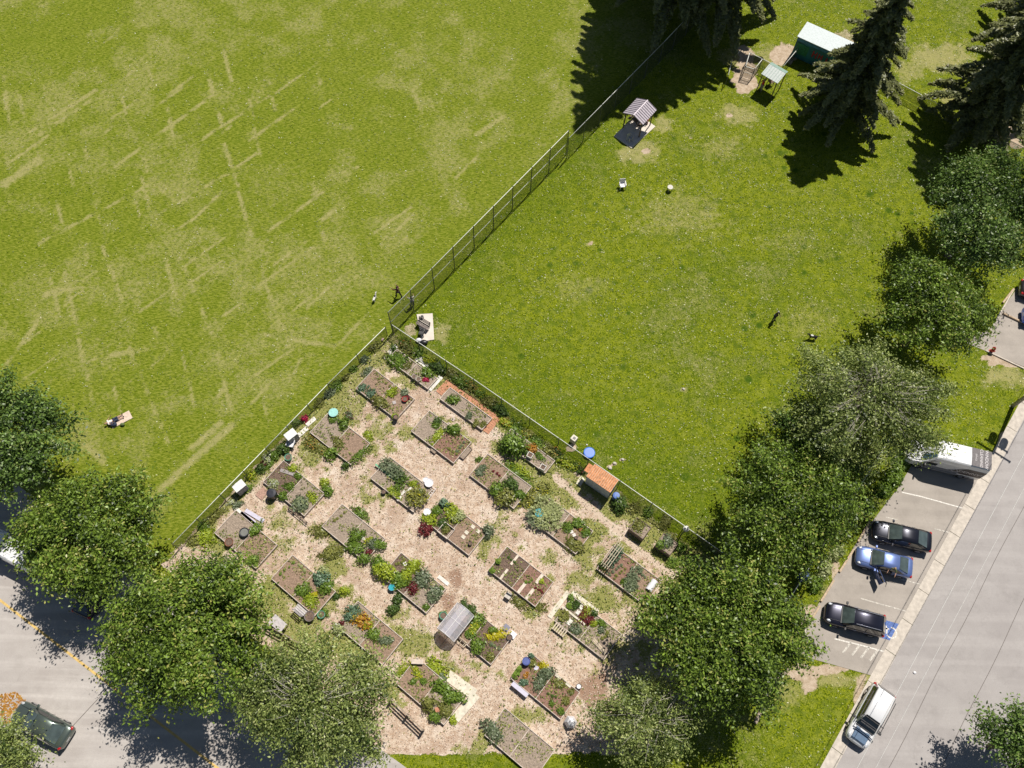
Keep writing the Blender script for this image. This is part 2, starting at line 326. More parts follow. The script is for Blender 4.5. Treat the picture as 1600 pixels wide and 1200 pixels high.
gr = mixc(mth('MULTIPLY', sstep(f4, .5, .7), .55), gr, (.110, .160, .008))
gl = mixc(sstep(fs, .42, .60), (.090, .132, .004), (.268, .290, .040))
gl = mixc(mth('MULTIPLY', sstep(f1, .38, .62), .5), gl, (.160, .202, .010))
gl = mixc(mth('MULTIPLY', sstep(nz(.9, 5, .7), .50, .66), .45), gl, (.115, .170, .005))
gr = mixc(mth('MULTIPLY', sstep(mth('ADD', S2.outputs[2], mth('MULTIPLY', mth('SUBTRACT', f1, .5), .8)), .3, .8), .8), gr, (.035, .085, .004))
gr = mixc(mth('MULTIPLY', A2.outputs['Alpha'], .5), gr, mixc(sstep(f1, .42, .6), (.035, .072, .002), (.125, .185, .008)))
gr = mixc(aL, gr, gl)
dm = sstep(mth('ADD', mth('ADD', aD, mth('MULTIPLY', mth('SUBTRACT', f1, .5), 1.3)), mth('MULTIPLY', mth('SUBTRACT', nz(2.6, 7, .78, .6), .5), 2.4)), .10, 1.05)
st = mixc(sstep(f3, .35, .65), (.33, .295, .115), (.48, .42, .215))
gr = mixc(mth('MULTIPLY', dm, .70), gr, st)
bm_ = sstep(mth('ADD', aB, mth('MULTIPLY', mth('SUBTRACT', f1, .5), 1.1)), .35, .62)
sand = mixc(sstep(f2, .35, .65), (.42, .32, .22), (.56, .45, .34))
gr = mixc(bm_, gr, sand)
vo = n.new('ShaderNodeTexVoronoi'); vo.inputs['Scale'].default_value = 9; l.new(tc.outputs['Object'], vo.inputs['Vector']); vs_ = n.new('ShaderNodeSeparateColor'); l.new(vo.outputs['Color'], vs_.inputs[0])
ch = mixc(sstep(f2, .34, .66), (.47, .335, .235), (.67, .545, .43))
ch = mixc(mth('MULTIPLY', sstep(vs_.outputs[0], .55, .9), .5), ch, (.72, .61, .49))
ch = mixc(mth('MULTIPLY', sstep(vs_.outputs[1], .78, .95), .5), ch, (.34, .22, .14))
ch = mixc(mth('MULTIPLY', sstep(f4, .52, .68), .7), ch, (.72, .62, .52))
ch = mixc(mth('MULTIPLY', sstep(mth('ADD', aBr, mth('MULTIPLY', mth('SUBTRACT', f1, .5), .9)), .25, .8), .85), ch, mixc(sstep(f3, .4, .6), (.22, .125, .08), (.36, .22, .15)))
ch = mixc(mth('MULTIPLY', sstep(nz(.45, 5, .65), .48, .64), .6), ch, (.40, .275, .195))
wd = mixc(sstep(f3, .38, .62), (.17, .185, .035), (.36, .34, .13))
ch = mixc(sstep(mth('ADD', aW, mth('MULTIPLY', mth('SUBTRACT', f1, .5), 1.7)), .24, .58), ch, wd)
ch = mixc(bm_, ch, (.60, .48, .37))
out = mixc(sstep(mth('ADD', aC, mth('MULTIPLY', mth('SUBTRACT', f1, .5), .5)), .4, .6), gr, ch)
l.new(out, b.inputs['Base Color']); b.inputs['Roughness'].default_value = .95; b.inputs['Specular IOR Level'].default_value = .1
bp = n.new('ShaderNodeBump'); bp.inputs['Strength'].default_value = .7; bp.inputs['Distance'].default_value = .10
l.new(mth('ADD', f1, mth('MULTIPLY', f3, .45)), bp.inputs['Height']); l.new(bp.outputs[0], b.inputs['Normal'])
me.materials.append(gm); go = bpy.data.objects.new('ground', me); COL.objects.link(go); struct(go)

# ---------------------------------------------------------------- paved surfaces
def paved(name, base, dark, pale, streak=0.0, crack=.5, ang_=0.):
    m = bpy.data.materials.new(name); t, n, l, b = nodes(m); MATS[name] = m
    tc = n.new('ShaderNodeTexCoord')
    def N(sc, det=4, r=.6, s=(1, 1, 1)):
        mp = n.new('ShaderNodeMapping'); mp.inputs['Rotation'].default_value = (0, 0, -ang_); mp.inputs['Scale'].default_value = s
        l.new(tc.outputs['Object'], mp.inputs[0]); k = n.new('ShaderNodeTexNoise'); k.inputs['Scale'].default_value = sc; k.inputs['Detail'].default_value = det; k.inputs['Roughness'].default_value = r; l.new(mp.outputs[0], k.inputs['Vector']); return k.outputs['Fac']
    def RP(f, a, c, x0, x1):
        r = n.new('ShaderNodeValToRGB'); e = r.color_ramp.elements; e[0].position = x0; e[1].position = x1; e[0].color = (*a, 1); e[1].color = (*c, 1); l.new(f, r.inputs[0]); return r.outputs[0]
    def MX(f, a, c, k=1.):
        q = n.new('ShaderNodeMix'); q.data_type = 'RGBA'; l.new(a, q.inputs[6]); l.new(c, q.inputs[7])
        z = n.new('ShaderNodeMath'); z.operation = 'MULTIPLY'; z.inputs[1].default_value = k; l.new(f, z.inputs[0]); l.new(z.outputs[0], q.inputs[0]); return q.outputs[2]
    c = RP(N(.35), base, pale, .35, .68)
    c = MX(RP(N(14, 3), (0, 0, 0), (1, 1, 1), .45, .62), c, RP(N(20), dark, base, .3, .7), .35)
    c = MX(RP(N(.55, 6, .7), (0, 0, 0), (1, 1, 1), .52, .66), c, RP(N(3), dark, dark, .3, .7), .35)
    c = MX(RP(N(1.3, 5, .7), (0, 0, 0), (1, 1, 1), .5, .7), c, RP(N(3), dark, base, .3, .7), .3)
    if streak: c = MX(RP(N(1.2, 3, .5, (.06, 1, 1)), (0, 0, 0), (1, 1, 1), .48, .62), c, RP(N(4), pale, (min(1, pale[0]*1.25), min(1, pale[1]*1.25), min(1, pale[2]*1.25)), .3, .7), streak)
    v = n.new('ShaderNodeTexVoronoi'); v.feature = 'DISTANCE_TO_EDGE'; v.inputs['Scale'].default_value = .14
    ds = n.new('ShaderNodeTexNoise'); ds.inputs['Scale'].default_value = .9; ds.inputs['Detail'].default_value = 6; l.new(tc.outputs['Object'], ds.inputs['Vector'])
    ad = n.new('ShaderNodeVectorMath'); ad.operation = 'MULTIPLY_ADD'; ad.inputs[1].default_value = (3, 3, 0); l.new(ds.outputs['Color'], ad.inputs[0]); l.new(tc.outputs['Object'], ad.inputs[2]); l.new(ad.outputs[0], v.inputs['Vector'])
    c = MX(RP(v.outputs['Distance'], (1, 1, 1), (0, 0, 0), .0, .006), c, RP(N(3), (.12, .11, .1), (.14, .13, .12), .3, .7), crack)
    l.new(c, b.inputs['Base Color']); b.inputs['Roughness'].default_value = .9; b.inputs['Specular IOR Level'].default_value = .2
    bp = n.new('ShaderNodeBump'); bp.inputs['Strength'].default_value = .25; bp.inputs['Distance'].default_value = .01; l.new(N(40), bp.inputs['Height']); l.new(bp.outputs[0], b.inputs['Normal'])
    return m
RA = ang((1436, 930), (1532, 750)); LA = ang((0, 949), (235, 1131))
M_road = paved('road_asphalt', (.345, .318, .305), (.25, .228, .218), (.395, .368, .352), .35, .12, RA)
M_road2 = paved('street_asphalt', (.385, .348, .322), (.30, .27, .25), (.47, .435, .405), .6, .12, LA)
M_lot = paved('parking_asphalt', (.335, .298, .262), (.25, .22, .195), (.42, .375, .33), .2, .12, RA+R(90))
M_conc = mat('kerb_concrete', (.55, .49, .42), .9, var=.12, scale=3, bump=.2)
M_white = mat('white_road_paint', (.74, .70, .64), .8, var=.22, scale=9)
M_yellow = mat('yellow_road_paint', (.64, .44, .15), .8, var=.15, scale=5)
def sheet(name, pts, z, m, px=True, kind='structure'):
    P = [G(*p) if px else Vector((*p, 0)) for p in pts]; P = [(p.x, p.y) for p in P]
    o = MB().prism(P, z-.08, z).build(name, m)
    if kind: o['kind'] = kind
    return o
def ext(a, b, k):      # point k metres beyond b on the line a-b (ground)
    A_ = G(*a); B_ = G(*b); d = (B_-A_).normalized(); q = B_+d*k; return (q.x, q.y)
def wl(pts): return [(G(*p).x, G(*p).y) for p in pts]
kl = [(1585, 655), (1532, 750), (1436, 930), (1364, 1061), (1329.6, 1132)]
kr = [(1598, 673), (1451.5, 930), (1379.5, 1064), (1345, 1132)]
dR = (G(1585, 655)-G(1364, 1061)).normalized(); nR = Vector((dR.y, -dR.x, 0))
base = G(1451.5, 930)
def rp(s, w): q = base+dR*s+nR*w; return (q.x, q.y)
sheet('road', [rp(-90, 0), rp(160, 0), rp(160, 11), rp(-90, 11)], .0, M_road, False)
gw = .95
for i in range(-16, 40):       # gutter slabs with open joints
    pass
g_ = MB()
for i in range(-22, 50):
    s0 = i*3.0; A4 = [rp(s0+.02, -gw), rp(s0+2.98, -gw), rp(s0+2.98, -.005), rp(s0+.02, -.005)]; g_.prism(A4, -.06, .012)
struct(g_.build('kerb', M_conc))
LOT = [(1243, 1022), (1262, 972), (1300, 908), (1345, 838), (1402, 764), (1438, 705), (1446, 690), (1556, 712), (1572, 678)]
lotw = wl(LOT[:-2])+[rp((G(1540, 735)-base).dot(dR), -gw-.005), rp((G(1369, 1061)-base).dot(dR), -gw-.005)]
sheet('parking_lot', lotw, .004, M_lot, False)
lot2 = wl([(1500, 532), (1560, 556), (1600, 573), (1640, 590), (1720, 600), (1720, 380), (1640, 360), (1596, 440), (1570, 478), (1547, 515)])
sheet('parking_lot', lot2, .004, M_lot, False)
# parking lot edge kerb under the trees
kb = MB()
for a, b_ in [((1243, 1022), (1262, 975)), ((1262, 975), (1279, 947)), ((1547, 516), (1584, 452)), ((1540, 548), (1600, 576))]:
    kb.bar(G(*a)+Vector((0, 0, .0)), G(*b_)+Vector((0, 0, .0)), .12, .16)
struct(kb.build('kerb', M_conc))
# street on the left
dL = (G(235, 1131)-G(0, 949)).normalized(); nL = Vector((-dL.y, dL.x, 0)); bL = G(100, 1015)
def lp(s, w): q = bL+dL*s+nL*w; return (q.x, q.y)
sheet('road', [lp(-120, 7.6), lp(60, 7.6), lp(60, -16), lp(-120, -16)], .0, M_road2, False)
sheet('road_marking', [lp(-120, -.09), lp(60, -.09), lp(60, .09), lp(-120, .09)], .006, M_yellow, False)
M_crack = mat('tar_seam', (.15, .13, .12), .9)
sm_ = MB()
for a, b_ in [((178, 1065), (115, 1133)), ((115, 1133), (108, 1150))]: sm_.bar(G(*a, .003), G(*b_, .003), .05, .01)
for s, w in [(-20, 3.2), (-22, 6.4)]:
    for k in range(40):
        s0 = s+k*1.5-6; w0 = w+math.sin(k*.8)*.05; A_ = rp(s0, w0); B_ = rp(s0+1.5, w+math.sin((k+1)*.8)*.05)
        sm_.bar((*A_, .003), (*B_, .003), .04, .01)
struct(sm_.build('road_seam', M_crack))
def paint(name, pts, w=.1, m=None, z=.009):
    k = MB()
    for a, b_ in zip(pts[:-1], pts[1:]): k.bar(G(*a, z-.003), G(*b_, z-.003), w, .006)
    return struct(k.build(name, m or M_white))
paint('road_marking', [(1409, 769), (1440, 776), (1508, 795)])
M_faint = mat('worn_white_paint', (.56, .52, .46), .85, var=.3, scale=7)
paint('road_marking', [(1384, 808), (1402, 812)], .09, M_faint); paint('road_marking', [(1460, 826), (1487, 833)], .09, M_faint)
paint('road_marking', [(1400, 903), (1442, 914)], .09, M_faint); paint('road_marking', [(1345, 935), (1419, 956)], .09, M_faint)
paint('road_marking', [(1304, 998), (1345, 1008), (1385, 1019)], .1)
paint('road_marking', [(1340, 1014), (1370, 1045)][:1]+[(1366, 1046)], .08, M_faint) if 0 else None
for k in range(4): paint('road_marking', [(1330+k*14, 1003+k*4), (1317+k*14, 1020+k*4)], .16, M_faint)
# disabled bay symbol: blue square with white wheelchair
hc = G(1388, 985); ha = RA-R(90)+R(180)
M_blue = mat('blue_bay_paint', (.10, .17, .42), .8, var=.25, scale=8)
def loc2(c, a, x, y): return (c.x+math.cos(a)*x-math.sin(a)*y, c.y+math.sin(a)*x+math.cos(a)*y)
hz = ang((1345, 935), (1419, 956))
struct(MB().prism([loc2(hc, hz, x, y) for x, y in ((-.95, -.75), (.95, -.75), (.95, .75), (-.95, .75))], .0, .009).build('road_marking', M_blue))
wch = MB()
def wseg(pts, w):
    for p, q in zip(pts[:-1], pts[1:]): wch.bar((*loc2(hc, hz, *p), .011), (*loc2(hc, hz, *q), .011), w, .004)
wseg([(.25+.42*math.cos(t), -.12+.42*math.sin(t)) for t in [R(100)-k*R(24) for k in range(11)]], .1)      # wheel
wseg([(-.30, .38), (-.12, .10), (-.12, -.30), (.30, -.32), (.52, -.50)][:3], .12); wseg([(-.30, .1), (.05, .12)], .1); wseg([(-.12, .1), (-.5, .12), (-.62, -.1)], .1)
wch.lathe([(.11, .009), (.11, .014)], (*loc2(hc, hz, -.42, .42), 0), 14)
struct(wch.build('road_marking', M_white))
# concrete pads
def pad(pts, label, m, z=.07):
    c = sum((G(*p) for p in pts), Vector())/len(pts); P = [(G(*p).x-c.x, G(*p).y-c.y) for p in pts]
    o = MB().prism(P, -.05, z).build('concrete_pad', m, bevel=.01); o.location = (c.x, c.y, 0); return struct(o)
M_pad = mat('pale_concrete', (.68, .61, .53), .9, var=.08, scale=1.5, bump=.1)
pad([(651, 491.5), (676, 490), (678.5, 531), (659, 534)], '', M_pad)
pad([(959, 213), (986.5, 232), (1024, 198), (996, 178)], '', M_pad)
M_brick = mat('orange_brick', (.55, .26, .15), .85, var=.2, scale=14, bump=.3)
bk = MB()
for a, b_ in [((697, 599), (777, 652)), ((777, 652), (758, 676)), ((703, 596), (685, 615))]:
    A_ = G(*a); B_ = G(*b_); n_ = max(2, int((B_-A_).length/.22)); d = (B_-A_).normalized(); pz = Vector((-d.y, d.x, 0))
    for i in range(n_):
        for j in range(6):
            q = A_+d*(i+.5)*.22+pz*((j-2.5)*.11); bk.box((q.x, q.y, .005+random.random()*.012), (.205, .1, .05), math.atan2(d.y, d.x)+random.uniform(-.03, .03))
struct(bk.build('brick_path', M_brick))
# ================================================================ TREES
M_bark = mat('bark', (.16, .12, .09), .95, var=.3, scale=8, bump=.5)
M_twig = mat('pale_twigs', (.50, .46, .38), .9, var=.2, scale=8)
LM = {'maple': leafmat('maple_leaves', (.016, .040, .004), (.315, .46, .062), .35, (.45, .45, .12)),
      'light': leafmat('pale_tree_leaves', (.035, .070, .010), (.44, .52, .15), .35, (.54, .56, .24)),
      'dark': leafmat('dark_tree_leaves', (.010, .030, .005), (.24, .38, .075), .35, (.36, .42, .14)),
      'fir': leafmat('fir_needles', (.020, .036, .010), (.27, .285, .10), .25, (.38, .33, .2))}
def tree(px, py, hc, rad, rz, kind, label, n=26000, twigs=0, leaf=.24, group=None, sq=(1, 1), seed=0, bare=0):
    rg = np.random.default_rng(seed+int(px)); c = G(px, py, hc); rad *= .86; rz *= .9; n = int(n*1.4); leaf *= .70
    root = thing('broadleaf_tree', label, 'tree', (c.x, c.y, 0), 0, group)
    nc = int(70+rad*rad*4.2)
    d = rg.normal(size=(nc, 3)); d[:, 2] = np.abs(d[:, 2])*1.15-.35; d /= np.linalg.norm(d, axis=1)[:, None]
    lob = rg.normal(size=(13, 3)); lob /= np.linalg.norm(lob, axis=1)[:, None]
    f = np.zeros(nc)
    for q in lob: f = np.maximum(f, np.clip(d @ q, 0, 1)**9)
    rr = (.66+.44*f)*(1-.5*rg.random(nc)**2.2)
    C = d*rr[:, None]*np.array([rad*sq[0], rad*sq[1], rz])
    per = rg.poisson(n/nc, nc); idx = np.repeat(np.arange(nc), per); N_ = len(idx)
    w = np.array([.50, .50, .26])*(rad/5.5)**.35
    out = C/np.maximum(.1, np.linalg.norm(C[:, :2], axis=1))[:, None]; out[:, 2] = 0
    t = rg.normal(size=N_)
    L = C[idx]+rg.normal(size=(N_, 3))*w*.62+out[idx]*(t*.66)[:, None]; L[:, 2] -= np.abs(t)*.16
    if bare:
        keep = rg.random(N_) < np.clip(np.hypot(L[:, 0]+.8, L[:, 1]-1.0)/(rad*bare), .22, 1); L = L[keep]; idx = idx[keep]; N_ = len(L)
    nr = rg.normal(size=(N_, 3))*.70+np.array([.12, .22, .80])+out[idx]*.5
    v = .10+.90*rg.random(N_)**1.35+(rg.random(nc)*.44-.22)[idx]
    L[:, 2] = np.maximum(L[:, 2], -hc+.6)
    crown = leaves('crown', L+np.array([0, 0, hc]), nr, leaf*(.6+.8*rg.random(N_)), v, LM[kind], root)
    tb = MB(); fork = Vector((0, 0, max(1.5, hc-rz*.75)))
    tb.cyl((0, 0, -.1), (0, 0, .35), .05*rad+.10, .035*rad+.07, 10); tb.cyl((0, 0, .35), fork, .035*rad+.07, .026*rad+.05, 10)
    lb = tb
    for k in rg.choice(nc, min(nc, 46), replace=False):
        e = Vector(C[k])*.92+Vector((0, 0, hc)); m_ = fork.lerp(e, .5)+Vector((0, 0, .12*rad*rg.random()))
        lb.cyl(fork, m_, .014*rad+.02, .05, 5, False); lb.cyl(m_, e, .05, .015, 5, False)
    tb.build('trunk', M_bark, root, smooth=True)
    if twigs:
        tw = MB()
        for k in rg.choice(nc, min(nc, twigs)):
            if C[k][2] < -.1: continue
            e = Vector(C[k])*1.04+Vector((0, 0, hc+.15)); s = fork; m_ = Vector((e.x*.45+rg.normal()*.25, e.y*.45+rg.normal()*.25, hc+rz*.5))+Vector((rg.normal()*.2, rg.normal()*.2, .42))
            tw.cyl(s, m_, .02, .016, 4, False); tw.cyl(m_, e, .016, .006, 4, False)
            for j in range(3):
                p = m_.lerp(e, .3*j+.1); tw.cyl(p, p+(e-m_)*.35+Vector((rg.normal()*.35, rg.normal()*.35, .1)), .010, .005, 3, False)
        tw.build('bare_twigs', M_twig, root)
    return root
def conifer(px, py, h, rad, label, group=None, seed=1, z0=2.2):
    rg = np.random.default_rng(seed); c = G(px, py)
    root = thing('fir_tree', label, 'conifer', (c.x, c.y, 0), 0, group)
    tb = MB(); tb.cyl((0, 0, -.1), (0, 0, h*.97), .34, .04, 10)
    P, Nn, S, V = [], [], [], []; br = tb
    z = z0
    while z < h-.2:
        t = (z-z0)/(h-z0); rl = rad*(1-t)**.8*(.9+.2*rg.random())+.25; nb = 7 if t < .6 else 6; a0 = rg.random()*7
        for k in range(nb):
            a = a0+2*math.pi*k/nb+rg.normal()*.14; ln = rl*(.45+.8*rg.random()**1.3); dr = .28+.12*rg.random()
            ux, uy = math.cos(a), math.sin(a); ns = int(70*ln+24)
            s = rg.random(ns)**.75; zz = z+.25*ln*np.sin(s*2.2)*.4-dr*ln*s*s
            wd = .36*ln*.42*(1-s)**.7+.09; off = (rg.random(ns)*2-1)*wd
            P.append(np.stack([ux*ln*s-uy*off, uy*ln*s+ux*off, zz-np.abs(off)*.35+rg.normal(size=ns)*.05], -1))
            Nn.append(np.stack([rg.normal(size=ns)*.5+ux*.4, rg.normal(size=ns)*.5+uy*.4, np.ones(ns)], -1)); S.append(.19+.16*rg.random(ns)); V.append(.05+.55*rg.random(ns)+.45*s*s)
            br.cyl((0, 0, z), (ux*ln*.55, uy*ln*.55, z+.02-dr*ln*.2), .04, .02, 4, False)
        z += .56 if t < .5 else .52
    br.build('trunk', M_bark, root, smooth=True)
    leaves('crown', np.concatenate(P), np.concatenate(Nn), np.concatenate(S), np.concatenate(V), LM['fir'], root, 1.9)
    return root
conifer(1308, 183, 18.5, 5.0, 'dark fir whose star-shaped shadow lies on the dog park lawn', 'tall firs', 3)
conifer(1512, 203, 20, 5.6, 'dark fir at the right edge beside the sandy bare ground', 'tall firs', 5)
conifer(1044, 22, 36, 7.6, 'tall fir at the top that shades the picnic shelter', 'tall firs', 8, 5)
conifer(1122, 26, 31, 6.4, 'fir in deep shade just left of the chain-link gate pen', 'tall firs', 9, 4)
conifer(1040, -62, 33, 6.6, 'fir at the top edge shading the corner of the playing field', 'tall firs', 12, 4)
conifer(1600, 62, 17, 5.0, 'fir in the top right corner of the photo', 'tall firs', 14)
T = [(0, 690, 7.0, 6.3, 3.4, 'dark', 'dense green tree at the left edge beside the playing field', 24000, 0, .25, (1, 1.1)),
 (134, 834, 6.0, 5.8, 3.4, 'maple', 'leafy tree whose shadow crosses the yellow street line', 26000, 0, .24, (1, .95)),
 (308, 976, 6.5, 6.6, 3.9, 'maple', 'large bright green maple between the street and the garden corner', 40000, 0, .24, (1, 1)),
 (488, 1096, 6.0, 6.0, 3.2, 'light', 'airy pale tree with visible twigs below the raised beds', 30000, 40, .20, (1.1, .8)),
 (1136, 978, 6.5, 6.3, 4.0, 'maple', 'largest tree between the garden beds and the parking lot', 46000, 0, .24, (1, 1)),
 (1236, 796, 7.0, 5.7, 3.6, 'maple', 'tree beside the parking lot kerb above the largest tree', 30000, 4, .22, (1, 1)),
 (1350, 632, 8.5, 6.9, 4.0, 'light', 'wide tree with bare grey twigs in its crown beside the van', 34000, 110, .20, (1.05, .85)),
 (1296, 690, 6.0, 4.5, 3.0, 'dark', 'dark leafy tree in the shade of the grey-twigged tree', 16000, 0, .22, (1, 1)),
 (1470, 480, 7.0, 5.1, 3.3, 'maple', 'round tree left of the upper parking lot', 22000, 0, .23, (1, 1)),
 (1545, 328, 7.5, 7.0, 4.0, 'dark', 'wide dark green tree below the sandy ground at the right edge', 38000, 0, .23, (1, 1)),
 (1014, 1126, 4.5, 3.9, 2.4, 'light', 'small pale tree at the bottom edge beside the brown mulch patch', 14000, 50, .18, (1.1, .8)),
 (1604, 1165, 5.0, 3.2, 2.2, 'dark', 'dark tree in the bottom right corner by the road', 9000, 0, .22, (1, 1)),
 (2, 1172, 3.2, 2.0, 1.5, 'light', 'small bright tree over the green car in the bottom left corner', 8000, 0, .18, (1.3, .8))]
for i, (px, py, hc_, rd, rz_, k, lb, n_, tw, lf, sq) in enumerate(T):
    tree(px, py, hc_, rd, rz_, k, lb, n_, tw, lf, 'broadleaf trees along the garden, street and parking lot', sq, i, .55 if px == 1350 else 0)

# ================================================================ FENCES
M_galv = mat('galvanised_tube', (.82, .82, .76), .5, .0, var=.05); M_post = mat('dark_fence_post', (.13, .14, .14), .5, .3); M_link = linkmesh()
def fence(pts, h, label, sp=3.0, mid=False, group=None, post_r=.035, name='chain_link_fence', rail_r=.03, cat='fence', skip=0):
    P = [Vector((p.x, p.y, 0)) for p in pts]; o = P[0].copy(); root = thing(name, label, cat, o, 0, group)
    rl = MB(); fb = MB(); posts = []; uvs = []
    vs = []; fs = []
    for a, b_ in zip(P[:-1], P[1:]):
        a = a-o; b_ = b_-o; L = (b_-a).length; k = max(1, round(L/sp))
        for i in range(k+1): posts.append(a.lerp(b_, i/k))
        z = Vector((0, 0, h)); rl.cyl(a+z, b_+z, rail_r, rail_r, 8)
        if mid: rl.cyl(a+z*.5, b_+z*.5, rail_r*.8, rail_r*.8, 6)
        q = len(vs); vs += [a+Vector((0, 0, .03)), b_+Vector((0, 0, .03)), b_+z, a+z]; fs.append((q, q+1, q+2, q+3)); uvs += [(0, 0), (L, 0), (L, h), (0, h)]
    rl.build('top_rail', M_galv, root, smooth=True)
    me = bpy.data.meshes.new('wire_mesh'); me.from_pydata(vs, [], fs); me.uv_layers.new(name='UVMap')
    for i, u in enumerate(uvs): me.uv_layers[0].data[i].uv = u
    me.materials.append(M_link); w = bpy.data.objects.new('wire_mesh', me); COL.objects.link(w); w.parent = root
    pm = MB().cyl((0, 0, -.1), (0, 0, h+.04), post_r, post_r, 8).lathe([(post_r*1.3, h+.03), (post_r*.9, h+.08), (.005, h+.1)], n=8).build('post', M_post, root)
    seen = []
    for q in posts:
        if any((q-s).length < .5 for s in seen): continue
        seen.append(q); c = pm if len(seen) == 1 else pm.copy()
        if len(seen) > 1: COL.objects.link(c)
        c.parent = root; c.location = q
    return root
HF = 3.66; HS = 1.65
corner = G(613.5, 518.5)
def gl_(p, h): q = G(*p, h); return Vector((q.x, q.y, 0))
fence([corner, gl_((888.7, 203.7), HF)], HF, 'tall chain-link fence between the playing field and the dog park', 3.0, True, None, .045)
fence([gl_((889, 216), 3.0), gl_((1037, 66), 3.0), gl_((1100, 0), 3.0)], 3.0, 'shaded stretch of chain-link fence left of the picnic shelter', 3.0, False, None, .04)
fence([gl_((602, 511), HS), gl_((512, 600), HS), gl_((415, 700), HS), gl_((269, 850), HS)], HS, 'chain-link fence between the playing field and the raised beds')
fence([corner+Vector((.12, -.12, 0)), gl_((740, 592.5), HS), gl_((920, 717), HS), gl_((1123, 859), HS), gl_((1165, 888), HS)], HS, 'chain-link fence between the raised beds and the dog park lawn')
fence([gl_((1397.5, 126), 1.5), gl_((1495, 177.5), 1.5), gl_((1600, 231), 1.5)], 1.5, 'chain-link fence running right from the star-shadowed fir')
fence([gl_((1397.5, 126), 1.5), gl_((1290, 71), 1.5)], 1.5, 'short chain-link run under the star-shadowed fir')
fence([gl_((1158, 78), 1.5), gl_((1144, 93), 1.5), gl_((1138, 118), 1.5)], 1.5, 'short bent chain-link run at the edge of the deep shade')
fence([gl_((1251, 71), 1.5), gl_((1223.5, 104), 1.5)], 1.5, 'short chain-link run from the teal container to the grey roofed stand')
fence([gl_((1171.5, 82), 1.5), gl_((1191.5, 92), 1.5), gl_((1209, 101), 1.5)], 1.5, 'low chain-link run between the gate pen and the grey roofed stand')
fence([gl_((1191.5, 92), 1.5), gl_((1179, 108), 1.5), gl_((1165, 104), 1.5), gl_((1171.5, 82), 1.5)], 1.5, 'square chain-link gate pen on the sandy patch', 1.6, True, None, .04, 'gate_pen', .035, 'gate pen')
fence([gl_((1440, 606), 1.3), gl_((1225, 950), 1.3)], 1.3, 'low chain-link fence hidden under the trees by the parking lot')
# ball-topped post on the garden fence
b0 = G(1064, 836); rt = thing('fence_post', 'post with a pale round cap on the garden fence', 'post', (b0.x, b0.y, 0))
MB().cyl((0, 0, -.1), (0, 0, 2.0), .06, .06, 10).build('pole', M_post, rt); MB().ell((0, 0, 2.1), (.26, .26, .2), 14, 8).build('cap', mat('pale_cap', (.7, .68, .62), .6), rt, smooth=True)

# timber rail fences
M_wood = mat('weathered_timber', (.36, .29, .22), .9, var=.25, scale=5, bump=.3); M_wood2 = mat('pale_timber', (.60, .50, .37), .85, var=.18, scale=5, bump=.2); M_darkw = mat('dark_timber', (.17, .12, .09), .9, var=.25, scale=5)
def railfence(p, q, label, h=1.15, n=3):
    a = G(*p, h); b_ = G(*q, h); a.z = b_.z = 0; rt = thing('timber_fence', label, 'fence', a); L = b_-a; k = max(1, round(L.length/2.2))
    for i in range(n):
        z = h-.08-i*.36; MB().bar((0, 0, z), L+Vector((0, 0, z)), .05, .15).build('rail', M_wood, rt)
    for i in range(k+1): c = L*(i/k); MB().box((c.x+.0, c.y, h/2), (.14, .14, h+.1)).build('post', M_wood, rt)
    return rt
railfence((414, 975), (480, 1012), 'timber rail fence between two trees left of the beds')
railfence((610, 1092), (660, 1140), 'timber rail fence at the bottom edge below the bed with white slabs')
railfence((1226, 937), (1258, 957), 'short timber rail fence beside the nose of the black estate car')
def log(pts, label, r=.16):
    P = [G(*p, r*.8) for p in pts]; o = P[0].copy(); o.z = 0; m = MB()
    for a, b_ in zip(P[:-1], P[1:]): m.cyl(a-o, b_-o, r, r*.95, 9)
    t_ = m.build('log_edging', M_wood, smooth=False); t_.location = o; return tag(t_, label, 'log')
log([(1260, 962), (1243, 988)], 'grey log edging below the short timber rail fence'); log([(1232, 1046), (1215, 1060), (1202, 1082), (1180, 1130)], 'long curved log edging below the parking lot')
# wheel stops
M_stop = mat('timber_wheel_stop', (.50, .38, .26), .85, var=.18, scale=6, bump=.2)
stops = [((1358, 815), (1340, 847), 'wheel stop in front of the upper black car'), ((1333, 859), (1311, 894), 'wheel stop in front of the light blue car'), ((1302, 907), (1282, 940), 'wheel stop in front of the empty stall'), ((1280, 947), (1260, 980), 'wheel stop in front of the black estate car'), ((1583, 452), (1566, 474), 'wheel stop in the upper lot against the verge'), ((1566, 490), (1600, 506), 'long wheel stop below the bright blue car')]
for a, b_, lb in stops:
    A_ = G(*a); B_ = G(*b_); c = (A_+B_)/2; L = B_-A_; o = MB().bar(-L/2+Vector((0, 0, .1)), L/2+Vector((0, 0, .1)), .17, .17).build('wheel_stop', M_stop, bevel=.02); o.location = c; tag(o, lb, 'wheel stop', 'timber wheel stops in the parking lots')

